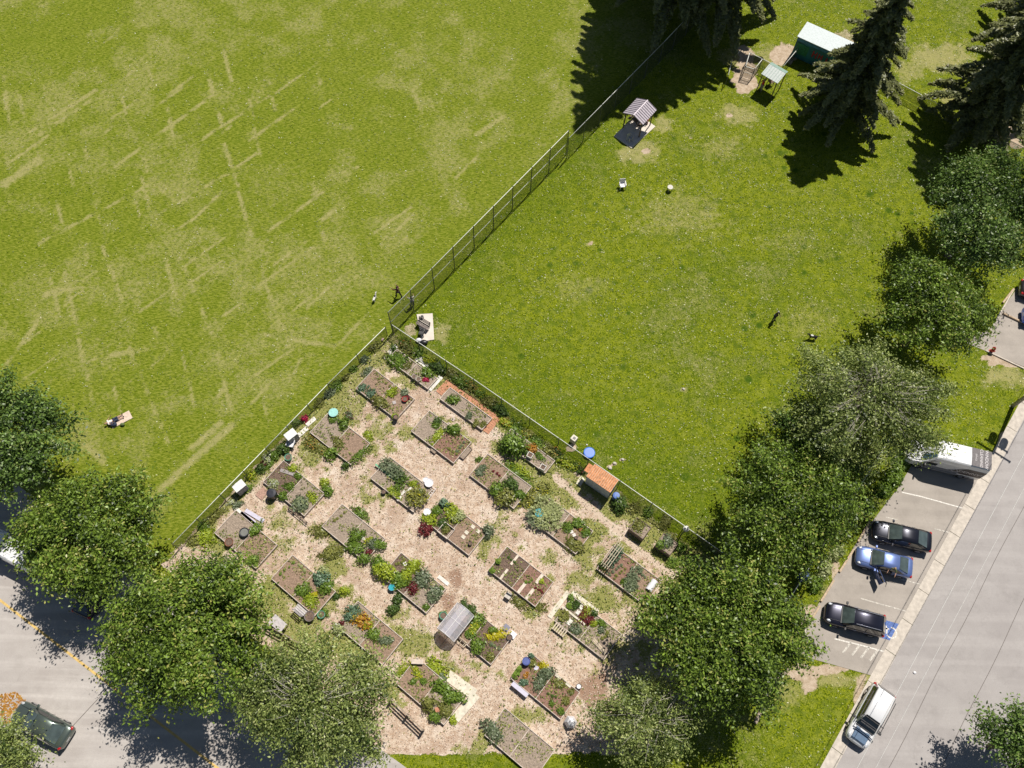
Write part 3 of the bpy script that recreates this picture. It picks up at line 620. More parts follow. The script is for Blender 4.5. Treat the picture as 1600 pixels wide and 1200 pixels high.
# ================================================================ UTILITY POLE AND WIRES
pb = G(1582.5, 634); PH = 9.6
rt = thing('utility_pole', 'leaning-looking grey utility pole on the verge above the van', 'utility pole', (pb.x, pb.y, 0))
M_pole = mat('grey_pole', (.33, .30, .27), .9, var=.2, scale=4)
MB().cyl((0, 0, -.2), (0, 0, PH), .19, .13, 14).build('pole', M_pole, rt, smooth=True)
dw = Vector((dR.x, dR.y, 0)); nw = Vector((nR.x, nR.y, 0))
for z, w in ((PH-.35, 1.6), (PH-1.6, 1.1)):
    MB().bar(-nw*w+Vector((0, 0, z)), nw*w+Vector((0, 0, z)), .12, .14).build('crossarm', M_darkw, rt)
    for s in (-1, -.4, .5, 1): MB().lathe([(.05, z+.06), (.08, z+.14), (.05, z+.26), (.02, z+.3)], nw*w*s*.94, 8).build('insulator', mat('insulator', (.2, .17, .16), .4), rt)
MB().lathe([(.3, PH-3.1), (.33, PH-3.0), (.33, PH-2.1), (.28, PH-2.0), (.05, PH-1.95)], -nw*.5, 14).build('transformer', mat('transformer_grey', (.4, .41, .42), .5), rt, smooth=False)
MB().lathe([(.3, PH-3.1), (.33, PH-3.0), (.33, PH-2.1), (.28, PH-2.0), (.05, PH-1.95)], nw*.5, 14).build('transformer', mat('transformer_grey', (.4, .41, .42), .5), rt, smooth=False)
M_wire = mat('aluminium_wire', (.60, .58, .55), .5, .0); M_cable = mat('black_cable', (.06, .06, .06), .6)
def wire(s0, s1, h, r, m, label):      # s0,s1: two pixels on its ground shadow
    A_ = G(*s0)-SH*h; B_ = G(*s1)-SH*h; d = (B_-A_).normalized(); A_ -= d*45; B_ += d*60; k = MB(); n_ = 24; o = A_.copy(); o.z = 0
    pts = [A_.lerp(B_, i/n_)-o+Vector((0, 0, h)) for i in range(n_+1)]
    for p, q in zip(pts[:-1], pts[1:]): k.cyl(p, q, r, r, 6, False)
    w_ = k.build('overhead_wire', m, smooth=True); w_.location = o; tag(w_, label, 'wire', 'overhead wires along the road')
wire((1422, 930), (1514, 763), 9.45, .022, M_wire, 'pale overhead wire whose shadow crosses the parking stalls')
wire((1451, 930), (1579, 697), 8.95, .018, M_wire, 'pale overhead wire whose shadow follows the kerb joint')
# fire hydrant
hb = G(1548, 549); rt = thing('fire_hydrant', 'red fire hydrant at the corner of the upper parking lot', 'fire hydrant', (hb.x, hb.y, 0), .4)
M_red = mat('hydrant_red', (.45, .035, .02), .45, var=.1)
MB().lathe([(.2, 0), (.2, .06), (.13, .09), (.12, .55), (.17, .58), (.17, .63), (.13, .7), (.06, .8), (.04, .86)], n=14).build('barrel', M_red, rt, smooth=False)
for a in (0, math.pi): MB().cyl((0, 0, .45), (.24*math.cos(a), .24*math.sin(a), .45), .07, .075, 10).build('hose_outlet', M_red, rt)
MB().cyl((0, 0, .4), (0, -.26, .4), .09, .1, 10).build('pumper_outlet', M_red, rt)
# ================================================================ VEHICLES
def paintm(name, col, metal=.55, rough=.28): return mat(name, col, rough, metal, var=.03, scale=2, coat=.8)
M_tyre = mat('tyre_rubber', (.02, .02, .02), .8); M_rim = mat('alloy_rim', (.5, .5, .52), .3, .8); M_trim = mat('black_trim', (.015, .015, .017), .4)
M_glass = mat('tinted_glass', (.012, .016, .018), .06, 0, var=.0, coat=1); M_screen = mat('windscreen_glass', (.075, .10, .098), .05, 0, var=.3, scale=1.2, coat=1)  # windscreen paler than the tinted glass: sunlit dashboard reflection put into its colour
M_head = mat('headlight', (.6, .62, .65), .1, .2, coat=1); M_tail = mat('tail_light', (.42, .01, .012), .2, coat=1); M_chrome = mat('chrome', (.7, .7, .72), .15, 1); M_plate = mat('number_plate', (.75, .75, .75), .5)
M_seat = mat('interior', (.05, .045, .045), .9)
def ring(x, w, zb, zt, cam_=.03):
    r = [(-w*.86, zb), (-w*.97, zb+.10), (-w, zb+.28), (-w*.99, zt-.20), (-w*.93, zt-.07), (-w*.74, zt-.005), (-w*.35, zt+cam_*.8), (0, zt+cam_)]
    return [(x, y, z) for y, z in r]+[(x, -y, z) for y, z in r[-2::-1]]
def car(px, py, hd, label, paint, L=4.7, W=1.84, H=1.46, style='sedan', z=.75, group='cars parked by the garden', door_open=False, rails=False, screen=None):
    c = G(px, py, z); rt = thing('parked_car', label, 'car', (c.x, c.y, 0), hd, group); w = W/2
    if style == 'sedan': S = [(-1, .62, .35, .62), (-.985, .86, .24, .88), (-.93, .95, .2, .99), (-.75, 1, .2, 1.02), (-.35, 1, .2, 1.0), (.2, 1, .2, .98), (.45, 1, .2, .96), (.72, .985, .2, .88), (.88, .93, .22, .80), (.965, .80, .26, .70), (1, .55, .34, .58)]; cab = (-.78, -.42, .10, .46)
    elif style == 'wagon': S = [(-1, .70, .38, .70), (-.985, .90, .28, .98), (-.93, .97, .25, 1.08), (-.6, 1, .25, 1.10), (.2, 1, .25, 1.05), (.42, 1, .25, 1.02), (.70, .985, .25, .96), (.87, .93, .26, .90), (.96, .80, .3, .78), (1, .55, .38, .64)]; cab = (-.955, -.80, .12, .44)
    else: S = [(-1, .66, .35, .66), (-.98, .88, .26, .9), (-.9, .96, .24, .98), (-.5, 1, .22, 1.0), (.2, 1, .22, .98), (.45, 1, .22, .95), (.72, .98, .22, .88), (.9, .90, .24, .78), (1, .6, .34, .6)]; cab = (-.90, -.62, .10, .48)
    h2 = L/2
    body = MB().loft([ring(s[0]*h2, s[1]*w, s[2], s[3]) for s in S]).build('body', paint, rt, smooth=True, sub=1)
    zb = S[4][3]-.06; wt = w*.70; wb = w*.90; x0, x1, x2, x3 = [k*h2 for k in cab]
    def sec(x, wb_, wt_, z0, z1):
        return [(x, -wb_, z0), (x, -wt_-.02, z1-.07), (x, -wt_+.07, z1-.005), (x, -wt_*.4, z1+.02), (x, wt_*.4, z1+.02), (x, wt_-.07, z1-.005), (x, wt_+.02, z1-.07), (x, wb_, z0)]
    # greenhouse: rear and front glass slope between belt line and roof
    r0 = [(x0, -wb*.92, zb), (x0, -wb*.92, zb+.02), (x0, -wb*.8, zb+.03), (x0, -wb*.4, zb+.04), (x0, wb*.4, zb+.04), (x0, wb*.8, zb+.03), (x0, wb*.92, zb+.02), (x0, wb*.92, zb)]
    r3 = [(x3, -wb*.9, zb), (x3, -wb*.9, zb+.02), (x3, -wb*.8, zb+.03), (x3+.12, -wb*.4, zb+.04), (x3+.12, wb*.4, zb+.04), (x3, wb*.8, zb+.03), (x3, wb*.9, zb+.02), (x3, wb*.9, zb)]
    xm = (x1+x2)/2
    rings = [r0, sec(x1, wb, wt*.94, zb, H-.03), sec(xm, wb, wt, zb, H), sec(x2, wb, wt*.96, zb, H-.02), r3]
    MB().loft(rings).build('cabin', paint, rt, smooth=True)
    def slab(a, b_, c_, d, lift=.012, nm='window', m=M_glass, par=rt):
        a, b_, c_, d = map(Vector, (a, b_, c_, d)); nn = (b_-a).cross(d-a).normalized()
        cc = (a+b_+c_+d)/4
        if nn.dot(cc-Vector((xm, 0, zb))) < 0: nn = -nn
        k = MB(); k.add([a+nn*lift, b_+nn*lift, c_+nn*lift, d+nn*lift, a-nn*.004, b_-nn*.004, c_-nn*.004, d-nn*.004], [(0, 1, 2, 3), (0, 1, 5, 4), (1, 2, 6, 5), (2, 3, 7, 6), (3, 0, 4, 7)])
        return k.build(nm, m, par)
    def L3(p, q, t): return tuple(p[i]+(q[i]-p[i])*t for i in range(3))
    # windscreen and rear window
    A_ = (x3+.05, -wb*.80, zb+.07); B_ = (x3+.05, wb*.80, zb+.07); C_ = (x2+.05, wt*.84, H-.03); D_ = (x2+.05, -wt*.84, H-.03)
    slab(A_, B_, C_, D_, .045, 'windscreen', screen or M_screen)
    MB().bar((x3+.12, -wb*.8, zb+.07), (x3+.12, wb*.8, zb+.07), .10, .03).build('wiper_cowl', M_trim, rt)
    A_ = (x0-.0, -wb*.78, zb+.07); B_ = (x0, wb*.78, zb+.07); C_ = (x1+.0, wt*.84, H-.04); D_ = (x1, -wt*.84, H-.04)
    slab(A_, B_, C_, D_, .04, 'rear_window', M_glass if style != 'sedan' else (screen or M_screen))
    for s in (-1, 1):
        yb = s*(wb*1.0); yt = s*(wt+.03); bx = xm+.05
        pt = lambda x, t: (x, yb+(yt-yb)*t, zb+.06+(H-.17-zb)*t)
        fr = (x3-.15, x2+.02); re = (x0+.30, x1+.05)
        slab(pt(bx+.04, 0), pt(fr[0], 0), pt(fr[1], 1), pt(bx+.04, 1), .012, 'side_window')
        slab(pt(re[0], 0), pt(bx-.04, 0), pt(bx-.04, 1), pt(re[1], 1), .012, 'side_window')
        # mirror, lights, wheels
        MB().box((x3-.25, s*(w+.10), zb+.02), (.16, .22, .15)).bar((x3-.25, s*(w-.05), zb), (x3-.25, s*(w+.03), zb), .06, .05).build('wing_mirror', M_trim if style == 'wagon' else paint, rt, bevel=.03)
        MB().ell((h2*.86, s*w*.70, S[-3][3]-.05), (.20, .11, .05), 12, 6).build('headlight', M_head, rt, smooth=True)
        MB().ell((-h2*.93, s*w*.80, S[2][3]-.17), (.13, .17, .10), 12, 6).build('tail_light', M_tail, rt, smooth=True)
        for xx in (-.60, .60):
            ty = MB().cyl((xx*h2, s*(w-.20), .33), (xx*h2, s*(w+.015), .33), .33, .33, 20).build('wheel', M_tyre, rt, bevel=.02)
            MB().cyl((xx*h2, s*(w-.02), .33), (xx*h2, s*(w+.025), .33), .21, .2, 14).build('rim', M_rim, ty)
        MB().bar((-.05*h2, s*(w+.004), zb-.12), (.07*h2, s*(w+.004), zb-.12), .02, .03).bar((-.40*h2, s*(w+.004), zb-.12), (-.30*h2, s*(w+.004), zb-.12), .02, .03).build('door_handle', M_chrome if style == 'wagon' else M_trim, rt)
        if rails: MB().bar((x1+.15, s*(wt-.07), H+.05), (x2-.1, s*(wt-.07), H+.05), .05, .05).build('roof_rail', M_chrome, rt)


    gp = MB(); gp.bar((x3+.16, -w*.62, S[4][3]+.028), (h2*.86, -w*.55, S[-3][3]+.03), .014, .012).bar((x3+.16, w*.62, S[4][3]+.028), (h2*.86, w*.55, S[-3][3]+.03), .014, .012)
    for s in (-1, 1):
        for xx in (xm+.05, x2+.25, x1+.05): gp.bar((xx, s*(w+.002), .3), (xx, s*(w+.002), zb-.06), .012, .012)
    gp.build('panel_gap', M_trim, rt)
    MB().box((h2*.965, 0, .42), (.12, W*.62, .24)).build('grille', M_trim, rt, bevel=.03)
    MB().box((-h2*.993, 0, .62), (.03, .38, .16)).build('number_plate', M_plate, rt)
    return rt
hd1 = ang((1452, 849), (1368, 829), .7)
P_black = paintm('black_paint', (.016, .017, .026)); P_blue = paintm('light_blue_paint', (.13, .19, .42), .4, .32); P_est = paintm('dark_estate_paint', (.020, .020, .035))
car(1410, 837, hd1, 'black saloon car in the stall above the light blue car', P_black, 4.85, 1.85, 1.46)
bc = car(1382, 877, hd1-R(1), 'light blue saloon car with its front door open', P_blue, 4.6, 1.8, 1.45)
dr = thing('x', 'x', 'x') if 0 else None
dm_ = MB(); hx = .62; sy = .92      # open door: hinged at its front edge, on the side facing the bottom of the photo
a_ = R(62); dx, dy = -math.cos(a_), math.sin(a_)
dm_.bar((hx, sy, .62), (hx+dx*1.15, sy+dy*1.15, .62), .09, .68); dm_.bar((hx+.12*dx, sy+.12*dy, 1.36), (hx+dx*1.1, sy+dy*1.1, 1.40), .04, .05); dm_.bar((hx+dx*1.12, sy+dy*1.12, .95), (hx+dx*1.1, sy+dy*1.1, 1.42), .04, .05)
dd_ = dm_.build('door', P_blue, bc, bevel=.02); MB().bar((hx+.2*dx, sy+.2*dy, 1.15), (hx+dx*1.08, sy+dy*1.08, 1.17), .015, .38).build('door_window', M_glass, dd_)
MB().bar((hx+dx*.05-.09*dy, sy+dy*.05+.09*dx, .62), (hx+dx*1.1-.055*dy, sy+dy*1.1+.055*dx, .62), .05, .5).build('door_lining', M_seat, dd_)
MB().box((-.05, .905, .72), (1.15, .03, .62)).build('door_opening', M_seat, bc)
car(1336, 967, hd1-R(1), 'black estate car with roof rails behind the blue disabled bay symbol', P_est, 4.75, 1.88, 1.62, 'wagon', rails=True)
P_green = paintm('grey_green_paint', (.12, .15, .13), .6, .3)
car(64, 1132, ang((100, 1122), (38, 1088)), 'grey-green saloon car in the bottom left corner on the street', P_green, 4.9, 1.85, 1.45)
car(150, 922, ang((143, 946), (178, 888)), 'black car with a red tail light in the shade under the street tree', P_black, 4.4, 1.8, 1.45, 'hatch')
P_bmw = paintm('bronze_black_paint', (.05, .045, .05)); P_bb = paintm('bright_blue_paint', (.01, .10, .55), .3, .3)
car(1632, 456, hd1+R(180), 'dark car cut by the right edge above the bright blue car', P_bmw, 4.5, 1.8, 1.42, 'hatch')
car(1636, 498, hd1+R(180), 'bright blue car cut by the right edge of the photo', P_bb, 4.3, 1.8, 1.42, 'hatch')
# white four wheel drive with rack
P_white = paintm('white_paint', (.75, .75, .76), 0, .35)
wc = car(1362, 1118, math.atan2(-dR.y, -dR.x), 'white off-road wagon with a black roof rack beside the verge', P_white, 4.9, 1.95, 1.85, 'wagon', z=1.0, rails=False, screen=M_glass)
rk = MB()
for x in (.95, .55): rk.bar((x, -.85, 1.95), (x, .85, 1.95), .06, .05)
for y in (-.8, .8): rk.bar((-1.6, y, 1.93), (.98, y, 1.93), .045, .045)
rk.bar((1.1, -.75, 1.92), (1.1, .75, 1.92), .08, .08); rk.build('roof_rack', M_trim, wc)
MB().box((1.75, 0, .98), (.9, 1.1, .07)).build('bonnet_panel', mat('steel_blue', (.07, .13, .22), .4), wc, bevel=.02)
MB().box((-.35, -.9, 1.62), (2.3, .05, .24)).build('awning', M_trim, wc)
# van ------------------------------------------------------------
def textobj(s, size, m, parent, M, name='lettering'):
    cu_ = bpy.data.curves.new(name, 'FONT'); cu_.body = s; cu_.size = size; cu_.extrude = .004; cu_.align_x = 'CENTER'; cu_.align_y = 'CENTER'
    t_ = bpy.data.objects.new(name, cu_); COL.objects.link(t_); dg = bpy.context.evaluated_depsgraph_get(); me = bpy.data.meshes.new_from_object(t_.evaluated_get(dg)); bpy.data.objects.remove(t_)
    me.materials.clear(); me.materials.append(m); o = bpy.data.objects.new(name, me); COL.objects.link(o); o.parent = parent; o.matrix_local = M; return o
M_wrap = mat('charcoal_wrap', (.105, .09, .095), .55, var=.25, scale=9); M_wrapd = mat('dark_brown_wrap', (.05, .04, .04), .5); M_letter = mat('white_lettering', (.7, .66, .66), .6); M_grey = mat('silver_side', (.16, .17, .20), .45)
def van(px, py, hd, label, z=1.3, L=6.2, W=2.0, H=2.65, wrap=True):
    c = G(px, py, z); rt = thing('cargo_van', label, 'van', (c.x, c.y, 0), hd); w = W/2; h2 = L/2
    def rg_(x, ww, zt, top): return [(x, -ww*.95, .35), (x, -ww, .6), (x, -ww, 1.25), (x, -ww*.97, zt*.6+.5), (x, -ww*(1-.13*top), zt-.10), (x, -ww*(.9-.13*top), zt), (x, 0, zt+.03), (x, ww*(.9-.13*top), zt), (x, ww*(1-.13*top), zt-.10), (x, ww*.97, zt*.6+.5), (x, ww, 1.25), (x, ww, .6), (x, ww*.95, .35)]
    MB().loft([rg_(-h2, w*.97, H-.06, 1), rg_(-h2+.08, w, H, 1), rg_(h2-2.35, w, H, 1), rg_(h2-1.95, w, H-.12, 1.1), rg_(h2-1.15, w*.99, 1.50, .9), rg_(h2-.45, w*.95, 1.22, .8), rg_(h2-.08, w*.86, .98, .8), rg_(h2, w*.78, .75, .6)]).build('body', P_white, rt, smooth=False, bevel=.03)
    ws = MB(); ws.add([(h2-1.17, -w*.80, 1.54), (h2-1.17, w*.80, 1.54), (h2-1.93, w*.72, 2.52), (h2-1.93, -w*.72, 2.52), (h2-1.2, -w*.80, 1.50), (h2-1.2, w*.80, 1.50), (h2-1.96, w*.72, 2.48), (h2-1.96, -w*.72, 2.48)], [(0, 1, 2, 3), (4, 5, 1, 0), (5, 6, 2, 1), (6, 7, 3, 2), (7, 4, 0, 3)])
    ws.build('windscreen', mat('van_windscreen', (.05, .09, .11), .08, coat=1), rt)
    for s in (-1, 1):
        yy = s*(w+.006)
        MB().add([(h2-1.35, yy, 1.35), (h2-2.35, yy, 1.35), (h2-2.35, s*(w*.93), 2.15), (h2-1.9, s*(w*.93), 2.15)], [(0, 1, 2, 3)]).add([(h2-1.35, yy*1.012, 1.35), (h2-2.35, yy*1.012, 1.35), (h2-2.35, s*(w*.95), 2.15), (h2-1.9, s*(w*.95), 2.15)], [(0, 1, 2, 3)]).build('side_window', M_glass, rt)
        MB().box((h2-1.35, s*(w+.2), 1.45), (.12, .26, .36)).build('wing_mirror', M_trim, rt, bevel=.03)
        MB().ell((h2-.2, s*w*.66, .95), (.2, .16, .14), 10, 6).build('headlight', M_head, rt, smooth=True)
        MB().box((-h2+.0, s*w*.9, 1.1), (.06, .14, .45)).build('tail_light', M_tail, rt)
        for xx in (-.55, .62):
            ty = MB().cyl((xx*h2, s*(w-.24), .36), (xx*h2, s*(w+.02), .36), .36, .36, 20).build('wheel', M_tyre, rt, bevel=.02); MB().cyl((xx*h2, s*(w-.02), .36), (xx*h2, s*(w+.03), .36), .2, .19, 12).build('rim', M_rim, ty)
        MB().bar((-h2*.75, s*(w+.012), .62), (h2*.5, s*(w+.012), .62), .03, .07).build('side_moulding', M_grey, rt)
    for k in range(5): MB().bar((-h2*.15, -.7+k*.35, H+.035), (h2*.25, -.7+k*.35, H+.035), .06, .015).build('roof_rib', P_white, rt)
    if wrap:
        MB().box((-h2+.78, 0, H+.035), (1.62, W*.80, .02)).build('roof_wrap', M_wrap, rt)
        s = 1   # side facing the bottom of the photo: local +y
        MB().add([(-h2+.02, w+.013, .9), (-h2+.02, w*.965+.02, 2.1), (-h2+1.6, w*.965+.02, 2.1), (-h2+3.3, w+.013, .9)], [(0, 1, 2, 3)]).add([(-h2+.02, w+.005, .9), (-h2+.02, w*.96+.01, 2.1), (-h2+1.6, w*.96+.01, 2.1), (-h2+3.3, w+.005, .9)], [(0, 1, 2, 3)]).build('side_wrap', M_wrapd, rt)
        MB().box((.35, w+.012, .95), (L-3.2, .02, .5)).build('side_panel', M_grey, rt)
        for k, (tx, sz) in enumerate((('WINDOW', .37), ('CLEANING', .34), ('SERVICE', .18))):
            M = Matrix.Translation((-h2+.40+k*.43, 0, H+.052)) @ Matrix.Rotation(R(90), 4, 'Z')
            textobj(tx, sz, M_letter, rt, M)
        M = Matrix.Translation((-h2+1.05, w+.03, 1.5)) @ Matrix.Rotation(R(180), 4, 'Z') @ Matrix.Rotation(R(88), 4, 'X')
        textobj("DENNY'S", .52, M_letter, rt, M)
        em = MB(); pts = [(-h2+2.05, 1.28), (-h2+2.35, 1.66), (-h2+2.65, 1.28), (-h2+2.35, 1.12), (-h2+2.05, 1.28)]
        for p, q in zip(pts[:-1], pts[1:]): em.bar((p[0], w+.02, p[1]), (q[0], w+.02, q[1]), .03, .05, up=(0, 1, 0))
        em.build('emblem', M_letter, rt)
    return rt
van(1489, 706.5, ang((1545, 719), (1466, 700), 2.6), 'white van with a charcoal roof wrap lettered for window cleaning', 2.6, 6.3, 2.05, 2.65)
van(26, 862, ang((50, 876), (0, 850), .6), 'white van with a blue windscreen half under the left street tree', 1.1, 5.2, 2.0, 2.2, False)

# ================================================================ PEOPLE AND DOGS
SKIN = mat('skin', (.50, .29, .20), .6, var=.05)
def skinmesh(name, pts, edges, rad, m, parent, sub=1):
    me = bpy.data.meshes.new(name); me.from_pydata([tuple(p) for p in pts], edges, []); me.materials.append(m)
    o = bpy.data.objects.new(name, me); COL.objects.link(o); o.parent = parent
    s = o.modifiers.new('skin', 'SKIN'); s.use_smooth_shade = True
    if not me.skin_vertices: me.skin_vertices.new()
    for i, r in enumerate(rad): me.skin_vertices[0].data[i].radius = r if isinstance(r, tuple) else (r, r)
    me.skin_vertices[0].data[0].use_root = True
    if sub: b = o.modifiers.new('subdivision', 'SUBSURF'); b.levels = b.render_levels = sub
    return o
def person(loc, hd, label, top, legs, hair, pose='stand', arms=((.25, 0), (.25, 0)), sleeve=.5, lie=False, short=False, k=1.0):
    """joints in metres, facing +x; pose stand / walk / sit"""
    rt = thing('person', label, 'person', loc, hd)
    hip = .92 if pose != 'sit' else .47
    P = {'pel': Vector((0, 0, hip)), 'waist': Vector((.01, 0, hip+.16)), 'chest': Vector((.02, 0, hip+.38)), 'neck': Vector((.02, 0, hip+.54)), 'head': Vector((.05, 0, hip+.66)), 'top': Vector((.05, 0, hip+.76))}
    lg = {}
    for s, n_ in ((1, 'l'), (-1, 'r')):
        h = P['pel']+Vector((0, s*.10, -.04))
        if pose == 'sit': kn = h+Vector((.43, s*.04, .03)); an = kn+Vector((.05, s*.02, -.40))
        elif pose == 'walk': kn = h+Vector((.20*s, 0, -.40)); an = kn+Vector((.06*s-.12, 0, -.40)); an.z = max(an.z, .08)
        else: kn = h+Vector((.02, s*.02, -.42)); an = kn+Vector((-.02, s*.02, -.38))
        lg[n_] = (h, kn, an, an+Vector((.15, s*.02, -.04)))
    am = {}
    for i, (s, n_) in enumerate(((1, 'l'), (-1, 'r'))):
        sh = P['neck']+Vector((-.01, s*.18, -.05)); fw, ou = arms[i]
        el = sh+Vector((math.sin(fw)*.28, s*(.05+ou*.2), -math.cos(fw)*.28)); f2 = fw+.6
        wr = el+Vector((math.sin(f2)*.25, s*ou*.05, -math.cos(f2)*.25)); hd_ = (wr-el).normalized(); am[n_] = (sh, el, wr, hd_)
    pts = [P['pel'], P['waist'], P['chest'], P['neck'], P['head'], P['top'], P['head']+Vector((.075, 0, -.03))]; rad = [(.13, .10), (.115, .09), (.14, .10), .05, (.078, .09), (.06, .065), .03]
    ed = [(0, 1), (1, 2), (2, 3), (3, 4), (4, 5), (4, 6)]
    for n_ in 'lr':
        h, kn, an, toe = lg[n_]; b0 = len(pts); pts += [h, kn, an, toe]; rad += [.085, .058, .038, (.042, .03)]; ed += [(0, b0), (b0, b0+1), (b0+1, b0+2), (b0+2, b0+3)]
        sh, el, wr, hv = am[n_]; b0 = len(pts); s = 1 if n_ == 'l' else -1
        pts += [sh, el, wr, wr+hv*.07]; rad += [.05, .036, .026, (.04, .018)]; ed += [(2, b0), (b0, b0+1), (b0+1, b0+2), (b0+2, b0+3)]
        side = hv.cross(Vector((0, 1, 0))).normalized(); pal = b0+3
        for f in range(4):
            o_ = side*((f-1.5)*.021); ln = (.075, .085, .08, .062)[f]; q = wr+hv*.09+o_
            i0 = len(pts); pts += [q, q+hv*ln*.55, q+hv*ln+Vector((0, -s*.015, 0))]; rad += [.010, .009, .008]; ed += [(pal, i0), (i0, i0+1), (i0+1, i0+2)]
        q = wr+hv*.045+side*.035; i0 = len(pts); pts += [q+side*.012, q+side*.03+hv*.035]; rad += [.011, .009]; ed += [(pal, i0), (i0, i0+1)]
    kids = [skinmesh('body', pts, ed, rad, SKIN, rt)]
    # shirt
    tp = [P['pel']+Vector((0, 0, .02)), P['waist'], P['chest'], P['neck']+Vector((0, 0, -.03))]; tr = [(.155, .12), (.14, .11), (.165, .12), .075]; te = [(0, 1), (1, 2), (2, 3)]
    for n_ in 'lr':
        sh, el, wr, hv = am[n_]; b0 = len(tp); e2 = sh.lerp(el, min(1, sleeve*2)); tp += [sh, e2]; tr += [.066, .052]; te += [(2, b0), (b0, b0+1)]
        if sleeve > .5: tp.append(el.lerp(wr, sleeve*2-1 if sleeve < 1 else .95)); tr.append(.04); te.append((b0+1, b0+2))
    kids.append(skinmesh('shirt', tp, te, tr, top, rt))
    tp = [P['pel']+Vector((0, 0, .03))]; tr = [(.15, .115)]; te = []
    for n_ in 'lr':
        h, kn, an, toe = lg[n_]; b0 = len(tp); tp += [h, kn]; tr += [.105, .078]; te += [(0, b0), (b0, b0+1)]
        if not short: tp.append(kn.lerp(an, .92)); tr.append(.06); te.append((b0+1, b0+2))
    kids.append(skinmesh('trousers', tp, te, tr, legs, rt))
    hm = MB().ell(P['head']+Vector((-.022, 0, .03)), (.105, .092, .105), 14, 9); kids.append(hm.build('hair', hair, rt, smooth=True))
    fm = MB()
    for s in (-1, 1): fm.ell(P['head']+Vector((.082, s*.032, .01)), (.012, .014, .008), 8, 5)
    fm.ell(P['head']+Vector((.088, 0, -.055)), (.01, .025, .008), 8, 5); kids.append(fm.build('face', M_trim, rt, smooth=True))
    em = MB()
    for s in (-1, 1): em.ell(P['head']+Vector((.0, s*.09, -.005)), (.02, .012, .03), 8, 5)
    kids.append(em.build('ears', SKIN, rt, smooth=True))
    for n_ in 'lr':
        toe = lg[n_][3]; an = lg[n_][2]; kids.append(MB().ell((an+toe)/2+Vector((.01, 0, -.01)), (.13, .05, .05), 10, 6).build('shoe', M_trim, rt, smooth=True))
    if lie: rt.rotation_euler = (0, R(-84), hd); rt.location = Vector(loc)+Vector((0, 0, .14))
    return rt
def cl(n, c): return mat(n, c, .9, var=.08)
H_dark = cl('dark_hair', (.03, .02, .015)); H_fair = cl('fair_hair', (.35, .25, .13)); H_grey = cl('grey_hair', (.4, .38, .35)); C_blk = cl('black_cloth', (.02, .018, .022)); C_navy = cl('navy_cloth', (.03, .04, .08)); C_wht = cl('white_cloth', (.75, .72, .7)); C_red = cl('red_cloth', (.55, .04, .04)); C_mar = cl('maroon_cloth', (.10, .02, .03)); C_gry = cl('grey_cloth', (.25, .24, .27)); C_grn = cl('olive_cloth', (.12, .16, .06))
def ggl(p): q = G(*p); return (q.x, q.y, 0)
person(ggl((623, 463)), R(140), 'person in dark maroon clothes on the playing field beside the tall fence', C_mar, C_blk, H_dark, 'walk', ((1.1, .3), (.9, .2)), 1)
person(ggl((645, 477)), R(120), 'person in a pale top and grey trousers between the tall fence and the concrete pad', C_wht, C_gry, H_dark, 'stand', ((.9, .3), (.7, .4)), .5)
person(ggl((1208, 500)), R(-60), 'person in black standing alone on the dog park lawn', C_blk, C_navy, H_grey, 'stand', ((.2, .2), (.2, .2)), 1)
person(ggl((1188, 142)), R(200), 'person in a red top on the sandy patch below the gate pen', C_red, C_gry, H_fair, 'stand', ((.5, .2), (.3, .2)), .5)
_pc = G(1386, 894); person((_pc.x, _pc.y, 0), hd1+R(75), 'fair-haired person in an olive top getting out of the light blue car', C_grn, C_blk, H_fair, 'stand', ((.8, .3), (.6, .3)), .5)
person(ggl((194, 650)), R(35), 'sunbather in dark shorts lying on the playing field', C_wht, C_navy, H_fair, 'stand', ((.2, .5), (.2, .5)), .2, True, True)
_q = G(186, 657); tag(MB().prism([loc2(_q, R(35), x, y) for x, y in ((-.75, -.42), (1.1, -.42), (1.1, .42), (-.75, .42))], .005, .03).build('beach_towel', mat('towel', (.66, .52, .42), .95, var=.15)), 'pale towel under the sunbather on the playing field', 'towel')
_q = G(178, 664); b_ = MB().ell((0, 0, .17), (.34, .22, .2), 12, 8).build('bag', C_navy, smooth=True); b_.location = _q; tag(b_, 'navy bag beside the head of the sunbather', 'bag')
_q = G(192, 664); b_ = MB().ell((0, 0, .12), (.2, .15, .15), 12, 8).build('bag', C_grn, smooth=True); b_.location = _q; tag(b_, 'small olive bag beside the towel of the sunbather', 'bag')
